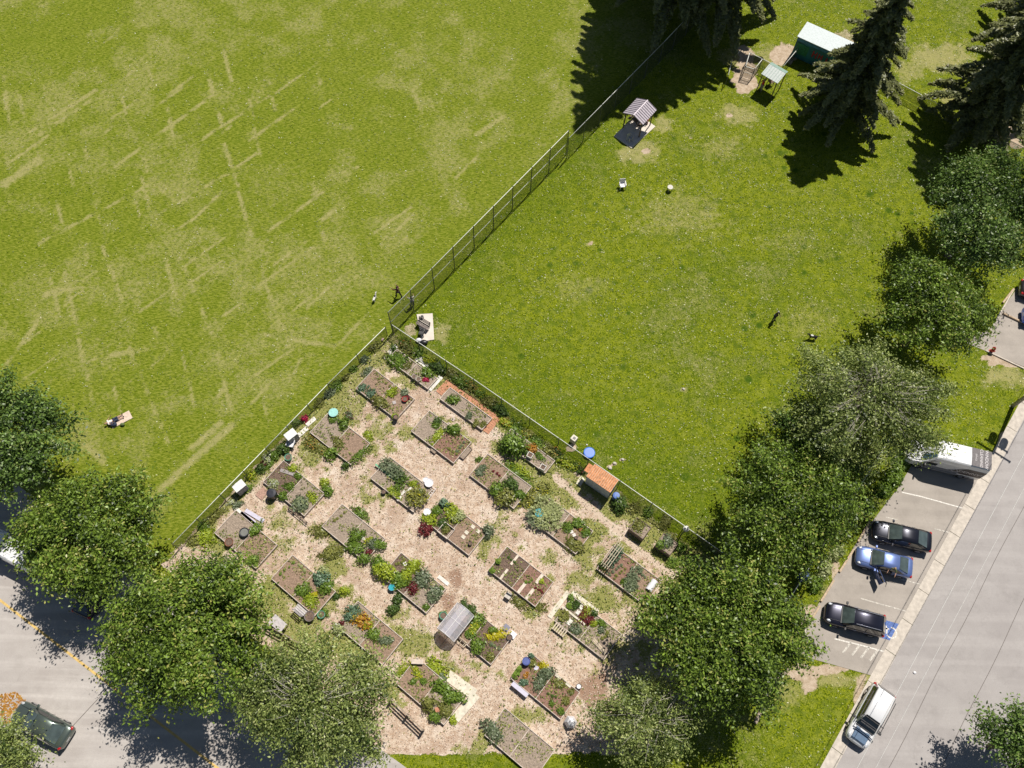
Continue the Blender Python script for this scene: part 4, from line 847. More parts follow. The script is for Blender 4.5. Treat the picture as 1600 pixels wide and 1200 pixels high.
def dog(loc, hd, label, m, m2, s=1.0):
    rt = thing('dog', label, 'dog', loc, hd); z = .40
    pts = [(-.25, 0, z+.02), (-.05, 0, z), (.15, 0, z-.01), (.26, 0, z+.05), (.36, 0, z+.18), (.44, 0, z+.24), (.58, 0, z+.19), (-.34, 0, z+.08), (-.52, 0, z+.22)]
    rad = [(.10, .11), (.10, .11), (.11, .14), .09, .065, .07, .03, .03, .012]; ed = [(0, 1), (1, 2), (2, 3), (3, 4), (4, 5), (5, 6), (0, 7), (7, 8)]
    for sd_ in (-1, 1):
        i = len(pts); pts += [(-.27, sd_*.08, z-.05), (-.20, sd_*.09, z-.15), (-.32, sd_*.09, z-.26), (-.29, sd_*.09, .04), (-.23, sd_*.09, .02)]; rad += [.07, .045, .025, .022, .025]; ed += [(0, i), (i, i+1), (i+1, i+2), (i+2, i+3), (i+3, i+4)]
        i = len(pts); pts += [(.18, sd_*.08, z-.08), (.15, sd_*.085, z-.2), (.17, sd_*.085, .04), (.22, sd_*.085, .02)]; rad += [.05, .032, .022, .025]; ed += [(2, i), (i, i+1), (i+1, i+2), (i+2, i+3)]
    pts = [Vector(p)*s for p in pts]; rad = [tuple(v*s for v in r) if isinstance(r, tuple) else r*s for r in rad]
    skinmesh('body', pts, ed, rad, m, rt)
    e = MB()
    for sd_ in (-1, 1): e.add([Vector(p)*s for p in ((.40, sd_*.03, z+.29), (.45, sd_*.07, z+.28), (.41, sd_*.065, z+.38), (.38, sd_*.05, z+.29))], [(0, 1, 2), (0, 2, 3), (1, 3, 2), (0, 3, 1)])
    e.build('ears', m, rt); MB().ell(Vector((.12, 0, z+.10))*s, (.14*s, .09*s, .05*s), 10, 6).build('coat_patch', m2, rt, smooth=True)
    return rt
F_b = cl('black_fur', (.015, .014, .015)); F_w = cl('white_fur', (.72, .70, .66)); F_t = cl('tan_fur', (.35, .2, .1))
dog(ggl((586, 468)), R(75), 'white and black dog on the playing field near the tall fence', F_w, F_b, .95)
dog(ggl((1268, 529)), R(170), 'black and white dog on the dog park lawn beside the person in black', F_b, F_w, 1.15)
# ================================================================ DOG PARK FURNITURE
M_metalroof = mat('corrugated_roof', (.46, .41, .45), .45, .2, var=.1); M_seam = mat('roof_seam_dark', (.12, .10, .13), .6)
def gable(pr0, pr1, width, hr, he, label, legs_in=.25, seams=9):
    """gable roof on four posts; pr0/pr1 = ridge ends in the photo"""
    a = G(*pr0, hr); b_ = G(*pr1, hr); c = (a+b_)/2; L = (b_-a).length; an = math.atan2(b_.y-a.y, b_.x-a.x); rt = thing('picnic_shelter', label, 'shelter', (c.x, c.y, 0), an)
    w = width/2
    for s in (-1, 1):
        m = MB(); v = [(-L/2, 0, hr), (L/2, 0, hr), (L/2, s*w, he), (-L/2, s*w, he)]; m.add(v+[(x, y, z-.05) for x, y, z in v], [(0, 1, 2, 3), (7, 6, 5, 4), (0, 4, 5, 1), (1, 5, 6, 2), (2, 6, 7, 3), (3, 7, 4, 0)])
        rp_ = m.build('roof_panel', M_metalroof, rt); k = MB()
        for i in range(seams+1):
            x = -L/2+L*i/seams*.985+.015; k.bar((x, s*.02, hr+.012), (x, s*w, he+.012), .05, .035)
        k.build('seam', M_seam, rp_)
    MB().bar((-L/2, 0, hr+.02), (L/2, 0, hr+.02), .1, .03).build('ridge_cap', M_metalroof, rt)
    for x in (-1, 1):
        for y in (-1, 1): MB().box((x*(L/2-legs_in), y*(w-legs_in), he/2), (.1, .1, he)).build('post', M_darkw, rt)
    return rt, an
gable((1012, 156.5), (990, 180), 2.5, 2.85, 2.3, 'small shelter with a ribbed grey gable roof over a picnic table')
def picnic(loc, rz, label, m=M_darkw):
    rt = thing('picnic_table', label, 'picnic table', loc, rz)
    for k in range(5): MB().box((0, (k-2)*.15, .74), (1.7, .13, .04)).build('tabletop', m, rt) if k == 2 else None
    MB().box((0, 0, .72), (1.7, .74, .04)).build('tabletop_board', m, rt)
    for s in (-1, 1):
        MB().box((0, s*.68, .45), (1.7, .26, .04)).build('bench', m, rt); MB().bar((.6*s, -.6, .02), (.6*s, .3, .7), .08, .05).bar((.6*s, .6, .02), (.6*s, -.3, .7), .08, .05).build('trestle_leg', m, rt)
    return rt
q = G(997, 190); picnic((q.x, q.y, .07), R(47), 'dark picnic table in the shade of the small shelter')
def chair(loc, rz, label, m, w=.55, arms=True, group=None):
    rt = thing('garden_chair', label, 'chair', loc, rz, group)
    MB().box((0, 0, .42), (w*.95, w, .05)).build('seat', m, rt, bevel=.02); MB().bar((-w*.45, 0, .42), (-w*.62, 0, .95), w, .05, up=(1, 0, 0)).build('backrest', m, rt, bevel=.02)
    for x in (-1, 1):
        for y in (-1, 1): MB().bar((x*w*.42, y*w*.42, .42), (x*w*.5, y*w*.48, 0), .05, .05).build('leg', m, rt)
    if arms:
        for y in (-1, 1): MB().bar((-w*.5, y*w*.5, .65), (w*.45, y*w*.5, .64), .06, .04).bar((w*.4, y*w*.5, .64), (w*.42, y*w*.48, .4), .04, .04).build('armrest', m, rt)
    return rt
M_plw = mat('white_plastic', (.74, .72, .74), .5, var=.05); M_redw = mat('red_painted_wood', (.24, .035, .02), .7, var=.2); M_stool = mat('grey_plastic', (.45, .45, .46), .5)
q = G(1009, 191); chair((q.x, q.y, .07), R(-20), 'dark red chair at the corner of the picnic shelter', M_redw)
q = G(983, 221); chair((q.x, q.y, .07), R(-50), 'grey chair in the shadow on the pad of the picnic shelter', M_stool, .45)
chair(ggl((972, 293)), R(-80), 'white garden chair alone on the dog park lawn', M_plw, .6)
def stool(loc, label, m, r=.22, h=.5):
    rt = thing('round_stool', label, 'stool', loc); MB().lathe([(r, h-.04), (r*1.02, h-.02), (r, h)], n=18).build('seat', m, rt)
    for k in range(3): a = k*2.1; MB().bar((r*.6*math.cos(a), r*.6*math.sin(a), h-.04), (r*math.cos(a), r*math.sin(a), 0), .05, .05).build('leg', m, rt)
    return rt
stool(ggl((1046, 297)), 'small round stool right of the white chair on the lawn', mat('beige_plastic', (.55, .52, .46), .6), .28, .5)
chair(ggl((1203, 132)), R(30), 'dark chair under the edge of the grey roofed stand', M_darkw, .5)
# grey flat-roofed stand with green trim
a = G(1213, 99, 2.5); b_ = G(1206, 123, 2.2); 
q = G(1211, 113, 2.4); rt = thing('shelter_stand', 'small stand with a pale green ridge and grey ribbed roof beside the gate pen', 'shelter', (q.x, q.y, 0), ang((1197.6, 115), (1212.8, 124), 2.3))
M_gr = mat('green_grey_metal', (.25, .36, .31), .5); M_pg = mat('pale_grey_metal', (.42, .46, .44), .5)
rp_ = MB().bar((0, -1.05, 2.3), (0, .35, 2.62), 2.05, .05).build('roof_panel', M_pg, rt)
k = MB()
for i in range(7): k.bar((-.9+i*.3, -1.05, 2.335), (-.9+i*.3, .35, 2.655), .05, .03)
k.build('seam', M_gr, rp_); MB().bar((0, .37, 2.62), (0, .95, 2.42), 2.05, .05).build('roof_panel', M_gr, rt)
for x in (-.9, .9):
    for y in (-.9, .75): MB().box((x, y, 1.15), (.09, .09, 2.3)).build('post', M_darkw, rt)
# teal container with red letters
q = G(1286, 92, 1.5); ca = ang((1249, 66), (1302, 90), 2.6); rt = thing('painted_container', 'teal container with red mural shapes behind the star-shadowed fir', 'container', (q.x+math.cos(ca)*.2, q.y+1.5, 0), ca)
M_teal = mat('teal_paint', (.02, .16, .20), .6, var=.35, scale=1.2); M_tealr = mat('pale_roof', (.5, .56, .56), .5, var=.1)
MB().box((0, 0, 1.3), (5.6, 2.4, 2.6)).build('wall', M_teal, rt, bevel=.03); MB().box((0, .0, 2.66), (5.8, 2.6, .08)).build('roof', M_tealr, rt)
MB().bar((-2.8, -1.22, 2.35), (2.8, -1.22, 2.35), .03, .35).build('stripe', mat('sky_blue_paint', (.06, .22, .40), .6, var=.2), rt)
mr = MB()
for x, z, s in ((-.6, 1.4, 1), (.1, 1.4, .8), (1.0, 1.2, 1.2)): mr.bar((x, -1.225, z-.4*s), (x, -1.225, z+.4*s), .03, .14).bar((x, -1.23, z), (x+.4*s, -1.23, z+.05), .03, .14).bar((x+.4*s, -1.225, z-.4*s), (x+.4*s, -1.225, z+.4*s), .03, .14)
mr.build('mural', mat('mural_red', (.42, .02, .05), .6), rt); MB().box((-1.9, -1.215, 1.3), (1.4, .03, 1.3)).build('mural', mat('mural_green', (.02, .20, .10), .6, var=.3), rt)
# pad near the garden corner: bench, chair, bag
def bench(loc, rz, label, L=1.4, m=M_darkw, name='park_bench'):
    rt = thing(name, label, 'bench', loc, rz); st_ = MB()
    for k in range(3): st_.box((0, -.18+k*.16, .45), (L, .13, .04))
    st_.build('seat', m, rt); bk_ = MB()
    for k in range(3): bk_.box((0, -.30-k*.05, .56+k*.15), (L, .03, .12))
    bk_.build('backrest', m, rt)
    for x in (-1, 1): MB().bar((x*L*.42, .15, 0), (x*L*.42, .15, .44), .06, .05).bar((x*L*.42, -.22, 0), (x*L*.42, -.40, .92), .06, .05).build('leg', M_trim, rt)
    return rt
M_bench = mat('grey_brown_slats', (.14, .11, .10), .7, var=.2)
q = G(661, 512); bench((q.x, q.y, .07), ang((655, 505), (667, 512))+R(180), 'dark slatted bench on the pale concrete pad by the fence corner', 1.3, M_bench)
q = G(659, 523); chair((q.x, q.y, .07), R(170), 'black folding chair below the dark bench on the concrete pad', M_trim, .5)
q = G(662, 493); stool((q.x-.1, q.y-.3, .07), 'little dark stool at the top of the pale concrete pad', M_trim, .14, .3)
b_ = MB().ell((0, 0, .18), (.3, .22, .2), 12, 8).build('bag', M_plw, smooth=True); b_.location = G(655, 533); tag(b_, 'white bag at the lower corner of the pale concrete pad', 'bag')
b_ = MB().ell((0, 0, .16), (.42, .25, .18), 12, 8).build('bag', M_trim, smooth=True); b_.location = G(662, 536); tag(b_, 'long black bag beside the white bag at the fence', 'bag')
# pool, bin, stones near the shed
q = G(920.5, 708.5); rt = thing('paddling_pool', 'round bright blue paddling pool against the garden fence', 'paddling pool', q)
M_pool = mat('blue_plastic', (.01, .12, .62), .4, var=.12, scale=2)
MB().lathe([(.42, .0), (.455, .05), (.46, .26), (.50, .28), (.50, .25), (.44, .24)], n=28).build('rim', mat('pale_blue_rim', (.05, .22, .70), .4), rt, smooth=False)
MB().lathe([(.40, .25), (.44, .262), (.40, .264)], n=28).build('water', M_pool, rt)
q = G(896, 689); rt = thing('water_station', 'cream square box with a dark lid hole beside the blue pool', 'box', (q.x, q.y, 0), R(-36))
M_cream = mat('cream_plastic', (.66, .60, .50), .6)
MB().box((0, 0, .38), (.52, .52, .76)).build('body', M_cream, rt, bevel=.05); MB().box((.02, 0, .77), (.24, .22, .03)).build('lid', M_trim, rt)
def rock(p, r, label, m, group=None):
    k = MB(); k.ell((0, 0, r*.25), (r, r*.8, r*.5), 9, 6); k.v = [(x*(1+random.uniform(-.12, .12)), y*(1+random.uniform(-.12, .12)), z) for x, y, z in k.v]
    o = k.build('stone', m, smooth=True); o.location = ggl(p); o.rotation_euler.z = random.random()*6; return tag(o, label, 'stone', group)
M_stone = mat('pale_stone', (.55, .50, .44), .9, var=.15)
rock((953, 731), .2, 'pale stone nearest the orange-roofed shed on the lawn', M_stone); rock((960, 724), .17, 'pale stone in the middle of three on the lawn by the shed', M_stone); rock((973, 718), .15, 'pale stone farthest from the shed of three on the lawn', M_stone)
rock((917, 695), .08, 'white pebble beside the blue paddling pool', M_plw); rock((1068, 608), .14, 'pale stone alone in the middle of the dog park lawn', M_stone); rock((598, 531), .18, 'pinkish stone by the fence corner of the garden', mat('pink_stone', (.6, .42, .38), .9)); rock((1393, 1089) if 0 else (1429, 1051), .14, 'white litter piece lying on the road', M_plw)
rock((1437, 432), .05, 'tiny pebble at the shaded lawn edge', M_stone)
q = G(1438, 432, .8); rt = thing('folding_table', 'pale blue table half hidden under the tree left of the upper lot', 'table', (q.x, q.y, 0), R(40)); MB().box((0, 0, .74), (.9, .9, .05)).build('tabletop', mat('pale_blue_plastic', (.25, .45, .55), .5), rt)
for x in (-1, 1):
    for y in (-1, 1): MB().box((x*.4, y*.4, .36), (.05, .05, .72)).build('leg', M_trim, rt)
def barrel(p, z, r, h, label, m, group=None, lid=None, z0=0, name='barrel', cat='barrel'):
    q = G(*p, z); rt = thing(name, label, cat, (q.x, q.y, z0), 0, group); MB().lathe([(r*.88, 0), (r, h*.3), (r, h*.7), (r*.92, h)], n=18).build('body', m, rt, smooth=False)
    MB().lathe([(r*.94, h), (r*.96, h+.03), (r*.5, h+.05)], n=18).build('lid', lid or m, rt); return rt
M_binb = mat('blue_bin', (.02, .07, .20), .5); M_binblk = mat('black_plastic', (.03, .03, .04), .35)
barrel((1258, 899), 1.0, .38, 1.0, 'dark blue bin under the tree beside the parking lot', M_binb)

# ================================================================ RAISED BEDS
BA = -.62694 + .0                      # direction of the long sides
BL, BW = 4.84, 2.50
def bl(c, x, y): return Vector((c.x+math.cos(BA)*x-math.sin(BA)*y, c.y+math.sin(BA)*x+math.cos(BA)*y, 0))
M_soil = {'brown': mat('brown_soil', (.30, .205, .145), 1, var=.25, scale=9, bump=.8), 'dark': mat('dark_soil', (.17, .115, .085), 1, var=.35, scale=9, bump=.8), 'grey': mat('dry_grey_soil', (.33, .26, .20), 1, var=.25, scale=9, bump=.8), 'red': mat('reddish_soil', (.26, .15, .11), 1, var=.25, scale=8, bump=.8)}
M_board = mat('bed_boards', (.58, .50, .43), .85, var=.2, scale=5, bump=.2); M_board2 = mat('dark_bed_boards', (.20, .15, .12), .9, var=.25, scale=5, bump=.2)
BEDS = {}
def bed(key, px, py, soils, label, h=.30, L=BL, W_=BW, frame=None, div=(0,), rot=0):
    c = G(px, py, h); a = BA+rot; rt = thing('raised_bed', label, 'raised bed', (c.x, c.y, 0), a, 'timber raised beds'); fm = frame or M_board; t = .05
    x, y = L/2, W_/2
    MB().box((0, y-t/2, h/2), (L, t, h)).build('side_board', fm, rt); MB().box((0, -y+t/2, h/2), (L, t, h)).build('side_board', fm, rt)
    MB().box((x-t/2, 0, h/2), (t, W_-2*t-.004, h)).build('end_board', fm, rt); MB().box((-x+t/2, 0, h/2), (t, W_-2*t-.004, h)).build('end_board', fm, rt)
    cuts = [-x+t]+sorted(div)+[x-t]
    for d in div: MB().box((d, 0, h/2), (t, W_-2*t-.008, h-.012)).build('divider', fm, rt)
    for i in range(len(cuts)-1):
        a0 = cuts[i]+(t/2 if i else 0); a1 = cuts[i+1]-(t/2 if i < len(cuts)-2 else 0); nx_, ny_ = 16, 14; vs = []
        for j in range(ny_+1):
            for k in range(nx_+1): vs.append((a0+(a1-a0)*k/nx_, -y+t+(2*y-2*t)*j/ny_, h-.07+random.uniform(-.022, .022)))
        m = MB().add(vs, [(j*(nx_+1)+k, j*(nx_+1)+k+1, (j+1)*(nx_+1)+k+1, (j+1)*(nx_+1)+k) for j in range(ny_) for k in range(nx_)])
        m.build('soil', M_soil[soils[min(i, len(soils)-1)]], rt)
    BEDS[key] = (c, label, L, W_, h, a); return rt
B = [('A', 601.5, 615, ['brown', 'brown'], 'bed below the fence corner with a big seedling patch and stepping stone'),
 ('O', 644, 576, ['grey', 'grey'], 'narrow top bed between three white slabs'),
 ('P', 728, 638, ['grey'], 'narrow bed edged by the orange brick path'),
 ('B', 689.5, 682, ['grey', 'red'], 'bed with pale stepping stones and one big round bush'),
 ('Q', 825, 704, ['grey', 'grey'], 'narrow bed along the top fence with an orange flower clump'),
 ('D', 782, 751, ['brown', 'grey'], 'bed overgrown with kale at its lower end'),
 ('N', 531, 684, ['grey', 'brown'], 'weedy bed with a green hedge along its lower end'),
 ('K', 459, 762, ['dark', 'grey'], 'bed beside the round black bin with a sprawling squash'),
 ('C3', 627, 756, ['grey', 'grey'], 'bed with a green garden hose strip and white bricks'),
 ('L', 384, 842, ['grey', 'brown'], 'bed with a tyre planter and pale tubes at its corner'),
 ('M', 552, 832, ['grey', 'grey'], 'bed with bare raked soil above and mixed vegetables below'),
 ('M2', 712, 822, ['dark', 'brown'], 'bed with small inner boxes and a round grey shrub'),
 ('R', 877, 820, ['grey', 'brown'], 'bed full of pale garlic next to a turquoise pot'),
 ('H', 474, 914, ['brown', 'brown'], 'bed with bare brown soil above and tall greens below'),
 ('G2', 646, 910, ['dark', 'grey'], 'bed crossed by a bright green row of bushes'),
 ('C', 814, 900, ['dark', 'red'], 'bed with six white stepping boards on bare soil'),
 ('F', 983, 898, ['red', 'brown'], 'bed with a bamboo trellis and white row cover'),
 ('I', 919, 980.5, ['grey', 'grey'], 'bed edged by cream boards with red lettuces'),
 ('V', 745, 988, ['brown', 'dark'], 'bed with the plastic greenhouse tunnel'),
 ('T', 578, 988, ['grey', 'brown'], 'bed with an orange flowering clump half under the pale tree'),
 ('E', 852, 1071, ['red', 'red'], 'bed with a lavender bench board and blue bucket at the bottom'),
 ('U', 672, 1079, ['brown', 'grey'], 'bed beside two cream slabs at the bottom'),
 ('X', 812, 1160, ['grey', 'grey'], 'bed cut by the bottom edge of the photo')]
for k_, px, py, so_, lb in B:
    kw = {}
    if k_ == 'O': kw = dict(W_=1.35)
    if k_ == 'P': kw = dict(W_=1.45, div=())
    if k_ == 'Q': kw = dict(W_=1.45)
    if k_ in ('F', 'V', 'M2'): kw = dict(frame=M_board)
    bed(k_, px, py, so_, 'raised '+lb, **kw)
for p, lb in (((1000, 825), 'deep planter box right of the orange-roofed shed'), ((1042, 850), 'deep planter box with leafy greens below the ball-topped post')):
    bed('p'+str(p[0]), p[0], p[1], ['grey'], lb, .85, 1.45, 1.25, M_board2, ())
bed('q1', 704.5+4, 706+9, ['grey'], 'small box attached to the end of the bed with the big round bush', .3, .5, 1.0, M_board2, ()) if 0 else None
def onsoil(px, py):
    """height of whatever soil lies under a photo position"""
    for k_, (c, lb, L, W_, h, a) in BEDS.items():
        q = G(px, py, h-.06); dx, dy = q.x-c.x, q.y-c.y; x = math.cos(a)*dx+math.sin(a)*dy; y = -math.sin(a)*dx+math.cos(a)*dy
        if abs(x) < L/2-.02 and abs(y) < W_/2-.02: return q, k_, x/(L/2), y/(W_/2)
    q = G(px, py, 0); return q, None, 0, 0
# boards, slabs, stepping stones -------------------------------------------------
M_slab = mat('white_slab', (.70, .66, .60), .85, var=.12, scale=4, bump=.15); M_cslab = mat('cream_slab', (.66, .60, .48), .85, var=.15, scale=4, bump=.15); M_lav = mat('lavender_board', (.55, .52, .62), .6, var=.06)
def slab(p, d, rz, label, m=M_slab, name='slab', cat='slab', group=None, z=0, t=.05):
    q, k_, _, _ = onsoil(*p); o = MB().box((0, 0, t/2), (d[0], d[1], t)).build(name, m, bevel=.008); o.location = (q.x, q.y, q.z+z-.005); o.rotation_euler.z = rz; return tag(o, label, cat, group)
slab((610, 550), (1.7, .45), BA+R(90), 'white slab at the upper left end of the narrow top bed'); slab((661, 565), (1.4, .75), BA, 'wide white slab behind the narrow top bed'); slab((680, 599), (1.7, .45), BA+R(90), 'white slab at the lower right end of the narrow top bed')
slab((486, 659), (1.0, .38), R(48), 'upper pale board beside the white cabinet with the red plant'); slab((473, 675), (1.1, .42), R(48), 'lower pale board beside the white cabinet with the red plant')
slab((873, 945), (2.55, .38), BA+R(90), 'cream board along the left end of the bed with red lettuces', M_cslab); slab((914, 941), (2.6, .36), BA, 'cream board along the top side of the bed with red lettuces', M_cslab)
slab((896, 962), (2.3, .16), BA, 'narrow cream board inside the bed with red lettuces', M_cslab, z=.04)
slab((890, 972), (.36, .48), BA, 'pale stepping stone in the lower half of the bed with red lettuces'); slab((903, 957), (.3, .34), BA, 'pale stepping stone near the lettuces, lower of two'); slab((908, 949), (.3, .34), BA, 'pale stepping stone near the lettuces, upper of two')
slab((720, 1070), (2.6, .85), BA+R(4), 'long cream slab right of the bottom bed with tall greens', M_cslab); slab((728, 1104), (2.4, .7), BA+R(86), 'cream slab below the long cream slab at the bottom', M_cslab)
for p, rz, lb in [((804, 875), 90, 'upper left'), ((787.5, 897), 90, 'lower left'), ((843, 904), 90, 'upper right'), ((815, 919), 90, 'left of the lower pair of'), ((828, 928), 90, 'right of the lower pair of')]:
    slab(p, (1.0 if p[0] < 840 else .95, .20 if p[0] < 812 else .26), BA+R(rz), lb+' white stepping board on the bare soil bed', mat('peach_board', (.66, .56, .46), .85))
for p, lb in [((708, 655), 'topmost'), ((701, 663), 'second'), ((695, 670), 'third'), ((687, 678), 'lowest')]: slab(p, (.32, .34), BA, lb+' stepping stone in the bed with the big round bush', mat('pinkish_paver', (.50, .40, .36), .9))
slab((616, 629), (.3, .3), .3, 'lone stepping stone in the bed below the fence corner', mat('grey_paver', (.45, .40, .38), .9))
for p, lb in [((630, 770), 'long'), ((640, 765), 'short'), ((624, 779), 'square')]: slab(p, (.5, .2), BA+R(88), lb+' white brick in the bed with the green hose strip', M_slab)
for p, lb in [((739, 823), 'upper pale'), ((729, 832), 'middle pale'), ((724, 839), 'lower pale'), ((747, 830), 'right pale')]: slab(p, (.34, .28), BA, lb+' stone in the bed with the round grey shrub', M_cslab)
for p, lb in [((633, 881), 'upper'), ((618, 895), 'lower')]: slab(p, (.3, .3), .5, lb+' white stone on the dark soil above the bright green row', M_slab)
slab((673, 926), (.3, .26), .2, 'grey stone in the bed crossed by the bright green row', M_stone)
slab((693, 907), (1.1, .3), BA, 'white board lying against the bed crossed by the bright green row')
for p, lb in [((886, 828), 'left'), ((893, 831), 'middle'), ((897, 836), 'right')]: slab(p, (.28, .26), .4, lb+' pale stone among the herbs next to the garlic bed', M_slab)
slab((801, 992), (.55, .5), BA, 'white square lid on the corner of the greenhouse bed', M_plw, z=.1); slab((791, 981), (.5, .5), BA, 'grey square slab beside the greenhouse bed', mat('slate', (.22, .22, .28), .8))
slab((838, 1044), (.32, .32), BA+R(15), 'grey lilac paver in the bed with the blue bucket', M_lav); slab((872, 1057), (.5, .22), BA, 'pale board in the right half of the bed with the blue bucket', M_cslab); slab((888, 1070), (.5, .22), BA, 'second pale board near the lower corner of the bed with the blue bucket', M_cslab)
slab((812, 1078), (1.5, .34), BA, 'lavender board on the lower left edge of the bed with the blue bucket', M_lav, z=.42, t=.06)
slab((699, 1078), (.24, .28), .3, 'small terracotta plate among the greens left of the long cream slab', mat('terracotta', (.50, .22, .13), .8)); slab((683, 1109), (.34, .34), .3, 'terracotta paver at the bottom of the bed beside the cream slabs', mat('terracotta', (.5, .22, .13), .8))
slab((580, 852), (.8, .22), BA, 'white board in the lower half of the bed with mixed vegetables'); slab((572, 845), (.9, .2), BA, 'white plank at the upper edge of the bed with mixed vegetables')
slab((410, 771), (.75, .95), BA, 'flat paved tray of rusty bricks left of the squash bed', mat('tray_bricks', (.42, .26, .20), .9, var=.3, scale=14)); slab((449, 738), (1.3, .3), BA+R(20), 'grey board on the dark soil near the squash', mat('grey_board', (.33, .29, .28), .9))
for i, (p, lb) in enumerate([((384, 808), 'outer'), ((391, 812), 'middle'), ((398, 806), 'crumpled')]): slab(p, (2.3-.2*i, .34), BA+R(4*i), lb+' pale plastic sheet beside the bed with the tyre planter', M_lav if i else M_slab, z=.05)
SHR_ = 'shrub'
# plants ---------------------------------------------------------------------------
LC = {'green': ((.07, .14, .015), (.26, .38, .05)), 'lime': ((.22, .32, .02), (.50, .56, .05)), 'dark': ((.03, .07, .012), (.14, .22, .04)), 'blue': ((.06, .13, .07), (.24, .36, .22)), 'olive': ((.11, .13, .025), (.36, .36, .09)), 'pale': ((.22, .26, .09), (.56, .60, .28)),
      'red': ((.10, .015, .02), (.26, .05, .05)), 'orange': ((.40, .16, .02), (.60, .33, .05)), 'yellow': ((.42, .38, .01), (.70, .64, .03)), 'grey': ((.09, .13, .06), (.28, .33, .19)), 'magenta': ((.40, .01, .06), (.65, .03, .12)), 'white': ((.5, .5, .45), (.8, .78, .72))}
PM = {k: leafmat('leaves_'+k, *v) for k, v in LC.items()}
def plant(p, r, h, col, label, form='bush', sx=1., rz=0., name=None, flower=None, group=None, n=None):
    q, k_, u, v = onsoil(*p); r *= 1.22 if r < .7 else 1.1; n = n or int(110+460*r*r+240*r)
    if form == 'bush':
        if name != SHR_: h *= .72; sx *= rng.uniform(.9, 1.25)
        d = rng.normal(size=(n, 3)); d[:, 2] = np.abs(d[:, 2]); d /= np.linalg.norm(d, axis=1)[:, None]
        lob = rng.normal(size=(5, 3)); lob /= np.linalg.norm(lob, axis=1)[:, None]; f = np.max(np.clip(d @ lob.T, 0, 1)**2, axis=1)
        rr = (.42+.72*f+.14*rng.normal(size=n))*(1-.5*rng.random(n)**2.); C = d*rr[:, None]*np.array([r*sx, r, h]); N = d+rng.normal(size=(n, 3))*.6+np.array([0, 0, .5]); S = (.07+.11*min(1, r))*(.6+.8*rng.random(n))
    elif form == 'blades':
        nb = n//3; a = rng.random(nb)*6.283; rad_ = r*rng.random(nb)**.6; t = rng.random((nb, 3)); bx = rad_*np.cos(a)*sx; by = rad_*np.sin(a)
        C = np.stack([(bx[:, None]*(1+.35*t)).ravel(), (by[:, None]*(1+.35*t)).ravel(), (h*(.1+.9*t)).ravel()], -1); N = np.stack([np.cos(a*7).repeat(3), np.sin(a*7).repeat(3), np.full(nb*3, 1.6)], -1)+rng.normal(size=(nb*3, 3))*.4; S = .08+.06*rng.random(nb*3); h *= .7; n = nb*3
    elif form == 'rosette':
        n = 34; a = rng.random(n)*6.283; t = rng.random(n)**.6; C = np.stack([r*t*np.cos(a), r*t*np.sin(a), h*(.3+.7*(1-t*.6))], -1); N = np.stack([np.cos(a)*.6, np.sin(a)*.6, np.ones(n)], -1); S = r*(.45+.3*rng.random(n))
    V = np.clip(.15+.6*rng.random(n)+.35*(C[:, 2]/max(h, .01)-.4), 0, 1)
    ca, sa = math.cos(rz), math.sin(rz); C = np.stack([C[:, 0]*ca-C[:, 1]*sa, C[:, 0]*sa+C[:, 1]*ca, C[:, 2]], -1)
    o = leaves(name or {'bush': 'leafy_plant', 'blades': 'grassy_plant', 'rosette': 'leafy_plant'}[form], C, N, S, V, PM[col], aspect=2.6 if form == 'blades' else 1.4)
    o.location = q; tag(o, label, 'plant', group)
    if flower:
        m = max(14, n//7); i = rng.choice(n, m); top = C[i]+np.array([0, 0, .04]); leaves('flowers', top, rng.normal(size=(m, 3))*.4+np.array([0, 0, 1]), .08+.06*rng.random(m), rng.random(m), PM[flower], o)
    return o
